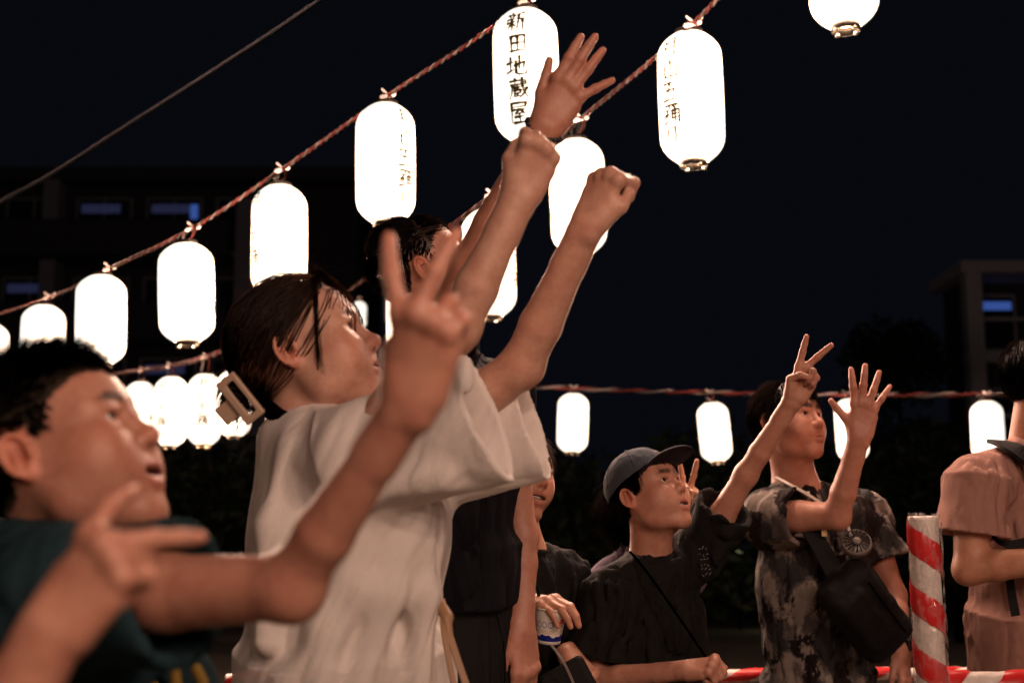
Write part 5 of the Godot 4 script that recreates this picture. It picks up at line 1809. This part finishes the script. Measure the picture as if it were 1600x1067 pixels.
func man_in_camouflage() -> void:
	var hp := Vector3(0.799, 1.514, -4.086)
	var n := person("young man in a grey camouflage T-shirt, holding up an open hand with spread fingers", hp)
	var x := Transform3D(facing(42, 13, 2), hp)
	var k := 1.0
	var b := Body.new()
	b.skin = Color(0.45, 0.22, 0.155)
	b.head(x, k, {"open": 0.0, "round": 0.25, "nose": 0.9, "blush": 0.2, "eye": 1.3})
	var nb := Vector3(0.829, 1.326, -4.146)
	b.neck(nb, 0.055)
	var sr := Vector3(0.716, 1.245, -4.048)
	var er := Vector3(0.887, 1.244, -3.906)
	var wr := Vector3(0.930, 1.450, -3.792)
	b.arm(sr, er, wr, 0.93)
	b.hand(wr, Vector3(0.945, 1.562, -3.764) - wr, Vector3(-0.15, -0.2, 1), true, 0.98, SPREAD, [Vector3(0.046, 0.045, -0.008), Vector3(0.07, 0.066, -0.006), Vector3(0.09, 0.086, 0.0)], 0.8)
	var sl := Vector3(1.041, 1.268, -4.247)
	var el := Vector3(1.117, 1.025, -4.215)
	var wl := Vector3(1.100, 0.871, -4.088)
	b.arm(sl, el, wl, 0.9)
	b.hand(wl, Vector3(0.0, -1, 0.25), Vector3(0.8, 0.1, 0.6), false, 0.95, [[2, 26, 30, 16], [0, 30, 30, 16], [-2, 34, 30, 16], [-4, 38, 30, 16]], REST_THUMB)
	b.s.fcap(nb + Vector3(0, -0.08, 0), nb + Vector3(0, -0.03, 0), 0.1, 0.08, Vector3(0.5, 0, 0.85), 0.7, 0.04)
	var inside := func(p: Vector3) -> bool: return crop(p, 0.07, -0.055, -0.01)
	shaded_scalp(b, x, k, inside, Color(0.02, 0.015, 0.012))
	later(n, "body", b.done.bind(0.0032), mats["skin"])
	add_eyes(n, x, k, Vector3(-0.05, 0.08, 1))
	later(n, "hair", short_hair.bind(x, k, 3600, 71, inside, func(p: Vector3) -> Vector3: return Vector3(p.x * 7.0, -0.75, 0.5 if p.z > 0.02 else -0.35), Vector2(0.045, 0.07), 0.32, Color(0.035, 0.022, 0.016), 0.0013), mats["hair"])
	var fwd := Vector3(0.6, 0, 0.8)
	var hip := Vector3(0.899, 0.568, -4.258)
	var s := tee({"hip": hip, "waist": Vector3(0.890, 0.788, -4.223), "chest": Vector3(0.875, 1.081, -4.176), "neck": nb, "sl": sl, "sr": sr, "el": el, "er": er, "fwd": fwd, "w": 0.185, "dr": 0.68, "f": 1.0, "col": Color(0.1, 0.09, 0.085), "seed": 23, "hole": 0.064, "cuff": 0.085, "cut_r": 0.5, "cut_l": 0.6, "folds": 0.009, "neck_up": Vector3(0.1, 1, 0.2)})
	var cn := FastNoiseLite.new()
	cn.seed = 8; cn.frequency = 8.5; cn.fractal_octaves = 2; cn.domain_warp_enabled = true; cn.domain_warp_amplitude = 0.05; cn.domain_warp_frequency = 9.0
	s.shade = func(p: Vector3, _c: Color) -> Color:
		var a := cn.get_noise_3d(p.x * 1.3, p.y * 0.8, p.z)
		var c2 := cn.get_noise_3d(p.x * 1.0 + 7.0, p.y * 0.7 + 3.0, p.z + 5.0)
		var c := Color(0.085, 0.075, 0.073).lerp(Color(0.2, 0.175, 0.155), smoothstep(0.1, 0.15, c2))
		c = c.lerp(Color(0.03, 0.028, 0.028), smoothstep(-0.14, -0.19, c2))
		return c.lerp(Color(0.012, 0.011, 0.011), smoothstep(0.12, 0.16, a))
	later(n, "shirt", s.arrays.bind(0.005), mats["cloth"])
	lower_half(n, hip, fwd, 1.0, Color(0.02, 0.02, 0.025))
	# watch
	var w := Sdf.new()
	var dir := (wl - el).normalized()
	w.cone(wl - dir * 0.035, wl - dir * 0.012, 0.034, 0.032, 0.003)
	w.box(wl - dir * 0.024 + Vector3(0.02, 0, 0.024), Vector3(0.017, 0.017, 0.006), Basis(Vector3.UP, 0.7), 0.004)
	later(n, "watch", w.arrays.bind(0.0034), mat("black rubber", Color(0.012, 0.012, 0.012), 0.4))
	# crossbody bag
	var bag := thing("crossbody_bag", "black crossbody bag slung over the chest of the man in camouflage", "bag", Vector3(0.969, 0.978, -3.949))
	var q := Sdf.new()
	var bx := Basis(Vector3.BACK, -0.85) * Basis(Vector3.UP, 0.45)
	var bcen := Vector3(0.969, 0.986, -3.968)
	q.box(bcen, Vector3(0.15, 0.085, 0.05), bx, 0.045, 0.01)
	q.box(bcen + bx * Vector3(-0.01, -0.02, 0.035), Vector3(0.1, 0.05, 0.03), bx, 0.025, 0.012)
	q.amp = 0.006; q.noise = FastNoiseLite.new(); q.noise.seed = 6; q.noise.frequency = 1.0; q.nscale = Vector3.ONE * 12.0
	later(bag, "pouch", q.arrays.bind(0.006), mat("black nylon", Color(0.008, 0.008, 0.009), 0.7, 0.3))
	put(bag, "zip", mesh_of(tube(PackedVector3Array([bcen + bx * Vector3(-0.1, 0.045, 0.052), bcen + bx * Vector3(0.1, 0.045, 0.052)]), 0.0028, 0.0028)), mat("grey zip", Color(0.12, 0.12, 0.12), 0.35))
	put(bag, "strap", mesh_of(band(curve([Vector3(0.769, 1.315, -4.067), Vector3(0.802, 1.257, -3.985), Vector3(0.847, 1.169, -3.959), Vector3(0.895, 1.073, -3.954), Vector3(0.934, 1.013, -3.943)], 6), PackedVector3Array([Vector3(0, 0.3, 1)]), 0.05, 0.006)), mats["black nylon"])
	put(bag, "strap", mesh_of(band(curve([Vector3(0.937, 1.143, -3.973), Vector3(1.004, 1.081, -4.003), Vector3(1.066, 0.993, -4.048), Vector3(1.107, 0.895, -4.084)], 6), PackedVector3Array([Vector3(0.3, 0.3, 1)]), 0.03, 0.005)), mats["black nylon"])
	put(bag, "buckle", mesh_of(boxes([[Vector3(0.857, 1.199, -3.934), Vector3(0.014, 0.02, 0.006)]])), mat("brass", Color(0.6, 0.45, 0.22), 0.25))
	# neck fan on a white lanyard
	var fan := thing("neck_fan", "small pale hand fan hanging from a white lanyard on the camouflage shirt", "fan", Vector3(0.936, 1.168, -3.898))
	put(fan, "lanyard", mesh_of(band(curve([Vector3(0.745, 1.358, -4.030), Vector3(0.778, 1.332, -3.978), Vector3(0.821, 1.306, -3.967), Vector3(0.869, 1.274, -3.962), Vector3(0.909, 1.246, -3.926), Vector3(0.924, 1.189, -3.910)], 6), PackedVector3Array([Vector3(0.1, 0.4, 1)]), 0.0085, 0.002)), mat("white lanyard", Color(0.5, 0.46, 0.42)))
	put(fan, "clip", mesh_of(boxes([[Vector3(0.821, 1.307, -3.957), Vector3(0.009, 0.012, 0.005)]])), mat("steel", Color(0.7, 0.68, 0.62), 0.2))
	var fc := Vector3(0.936, 1.169, -3.898)
	var fd := Vector3(-0.1, 0.55, 0.85).normalized()
	var shell := mat("fan plastic", Color(0.14, 0.125, 0.115), 0.5)
	put(fan, "housing", mesh_of(lathe(fc - fd * 0.014, fd, [[0.0, 0.0], [0.0, 0.034], [0.006, 0.0415], [0.02, 0.0415], [0.026, 0.038], [0.024, 0.036], [0.012, 0.0355], [0.012, 0.0]], 28)), shell)
	var fx := fd.cross(Vector3.UP).normalized()
	var fy := fx.cross(fd)
	for i in 18:
		var a := TAU * i / 18.0
		put(fan, "grille_bar", mesh_of(tube(PackedVector3Array([fc + fd * 0.013 + (fx * cos(a) + fy * sin(a)) * 0.01, fc + fd * 0.0125 + (fx * cos(a + 0.25) + fy * sin(a + 0.25)) * 0.0365]), 0.0013, 0.0013, 5)), shell)
	put(fan, "hub", mesh_of(lathe(fc + fd * 0.008, fd, [[0.0, 0.012], [0.007, 0.012], [0.009, 0.009], [0.009, 0.0]], 16)), shell)

func man_in_pink() -> void:
	var hp := Vector3(1.393, 1.582, -3.690)
	var n := person("man in a pink polo shirt with a black strap, cut off by the right edge", hp)
	var x := Transform3D(facing(96, 6), hp)
	var k := 0.99
	var b := Body.new()
	b.skin = Color(0.48, 0.235, 0.145)
	b.head(x, k, {})
	var nb := Vector3(1.367, 1.408, -3.738)
	b.neck(nb, 0.055)
	var sr := Vector3(1.165, 1.317, -3.571)
	var er := Vector3(1.134, 1.102, -3.565)
	var wr := Vector3(1.328, 1.126, -3.439)
	b.arm(sr, er, wr, 1.02)
	b.hand(wr, Vector3(1, 0.1, 0.1), Vector3(0, 1, 0.3), true, 0.97, [[2, 30, 30, 16], [0, 30, 30, 16], [-2, 34, 30, 16], [-4, 38, 30, 16]], REST_THUMB)
	var sl := Vector3(1.562, 1.342, -3.911)
	b.arm(sl, sl + Vector3(0.05, -0.25, 0.05), sl + Vector3(0.2, -0.2, 0.25), 0.95)
	var inside := func(p: Vector3) -> bool: return crop(p, 0.08, -0.06, 0.0)
	shaded_scalp(b, x, k, inside, Color(0.018, 0.013, 0.011))
	later(n, "body", b.done.bind(0.0044), mats["skin"])
	add_eyes(n, x, k, Vector3(0, 0, 1))
	later(n, "hair", short_hair.bind(x, k, 2200, 81, inside, func(p: Vector3) -> Vector3: return Vector3(p.x * 3.0, -0.9, 0.1), Vector2(0.03, 0.05), 0.35, Color(0.018, 0.013, 0.011), 0.0018), mats["hair"])
	var fwd := Vector3(0.98, 0, 0.2).normalized()
	var hip := Vector3(1.350, 0.823, -3.832)
	var s := tee({"hip": hip, "waist": Vector3(1.350, 0.983, -3.806), "chest": Vector3(1.353, 1.199, -3.772), "neck": nb, "sl": sl, "sr": sr, "el": sl + Vector3(0.05, -0.25, 0.05), "er": er, "fwd": fwd, "w": 0.178, "dr": 0.78, "f": 1.0, "col": Color(0.34, 0.19, 0.155), "seed": 29, "hole": 0.058, "cuff": 0.092, "cut_r": 0.62, "folds": 0.007, "collar": false})
	later(n, "shirt", s.arrays.bind(0.006), mats["cloth"])
	var tr := Sdf.new()
	tr.base = Color(0.015, 0.015, 0.017)
	tr.fcap(hip + Vector3(0, -0.14, 0), hip + Vector3(0, 0.0, 0), 0.165, 0.16, fwd, 0.75, 0.03)
	later(n, "waistband", tr.arrays.bind(0.01), mats["cloth"])
	lower_half(n, hip + Vector3(0, -0.1, 0), fwd, 1.05, Color(0.015, 0.015, 0.017))
	var bp := thing("shoulder_bag", "black bag of the man in pink, only its straps in the picture", "bag", Vector3(1.523, 1.083, -3.649))
	var q := Sdf.new()
	q.box(Vector3(1.502, 1.036, -3.606), Vector3(0.13, 0.1, 0.05), Basis(Vector3.UP, 0.1), 0.04)
	put(bp, "shoulder_strap", mesh_of(band(curve([Vector3(1.252, 1.424, -3.655), Vector3(1.260, 1.409, -3.596), Vector3(1.285, 1.381, -3.570), Vector3(1.350, 1.305, -3.583)], 6), PackedVector3Array([Vector3(0.1, 0.8, 0.5)]), 0.06, 0.01)), mats["black nylon"])
	put(bp, "side_strap", mesh_of(band(curve([Vector3(1.202, 1.207, -3.613), Vector3(1.224, 1.170, -3.589), Vector3(1.262, 1.162, -3.585), Vector3(1.318, 1.181, -3.582)], 6), PackedVector3Array([Vector3(0, 0.1, 1)]), 0.022, 0.004)), mats["black nylon"])
	put(bp, "loose_strap", mesh_of(band(curve([Vector3(1.242, 1.115, -3.598), Vector3(1.248, 1.052, -3.608), Vector3(1.259, 0.985, -3.614)], 6), PackedVector3Array([Vector3(0, 0, 1)]), 0.022, 0.004)), mats["black nylon"])
	later(bp, "pack", q.arrays.bind(0.012), mats["black nylon"])
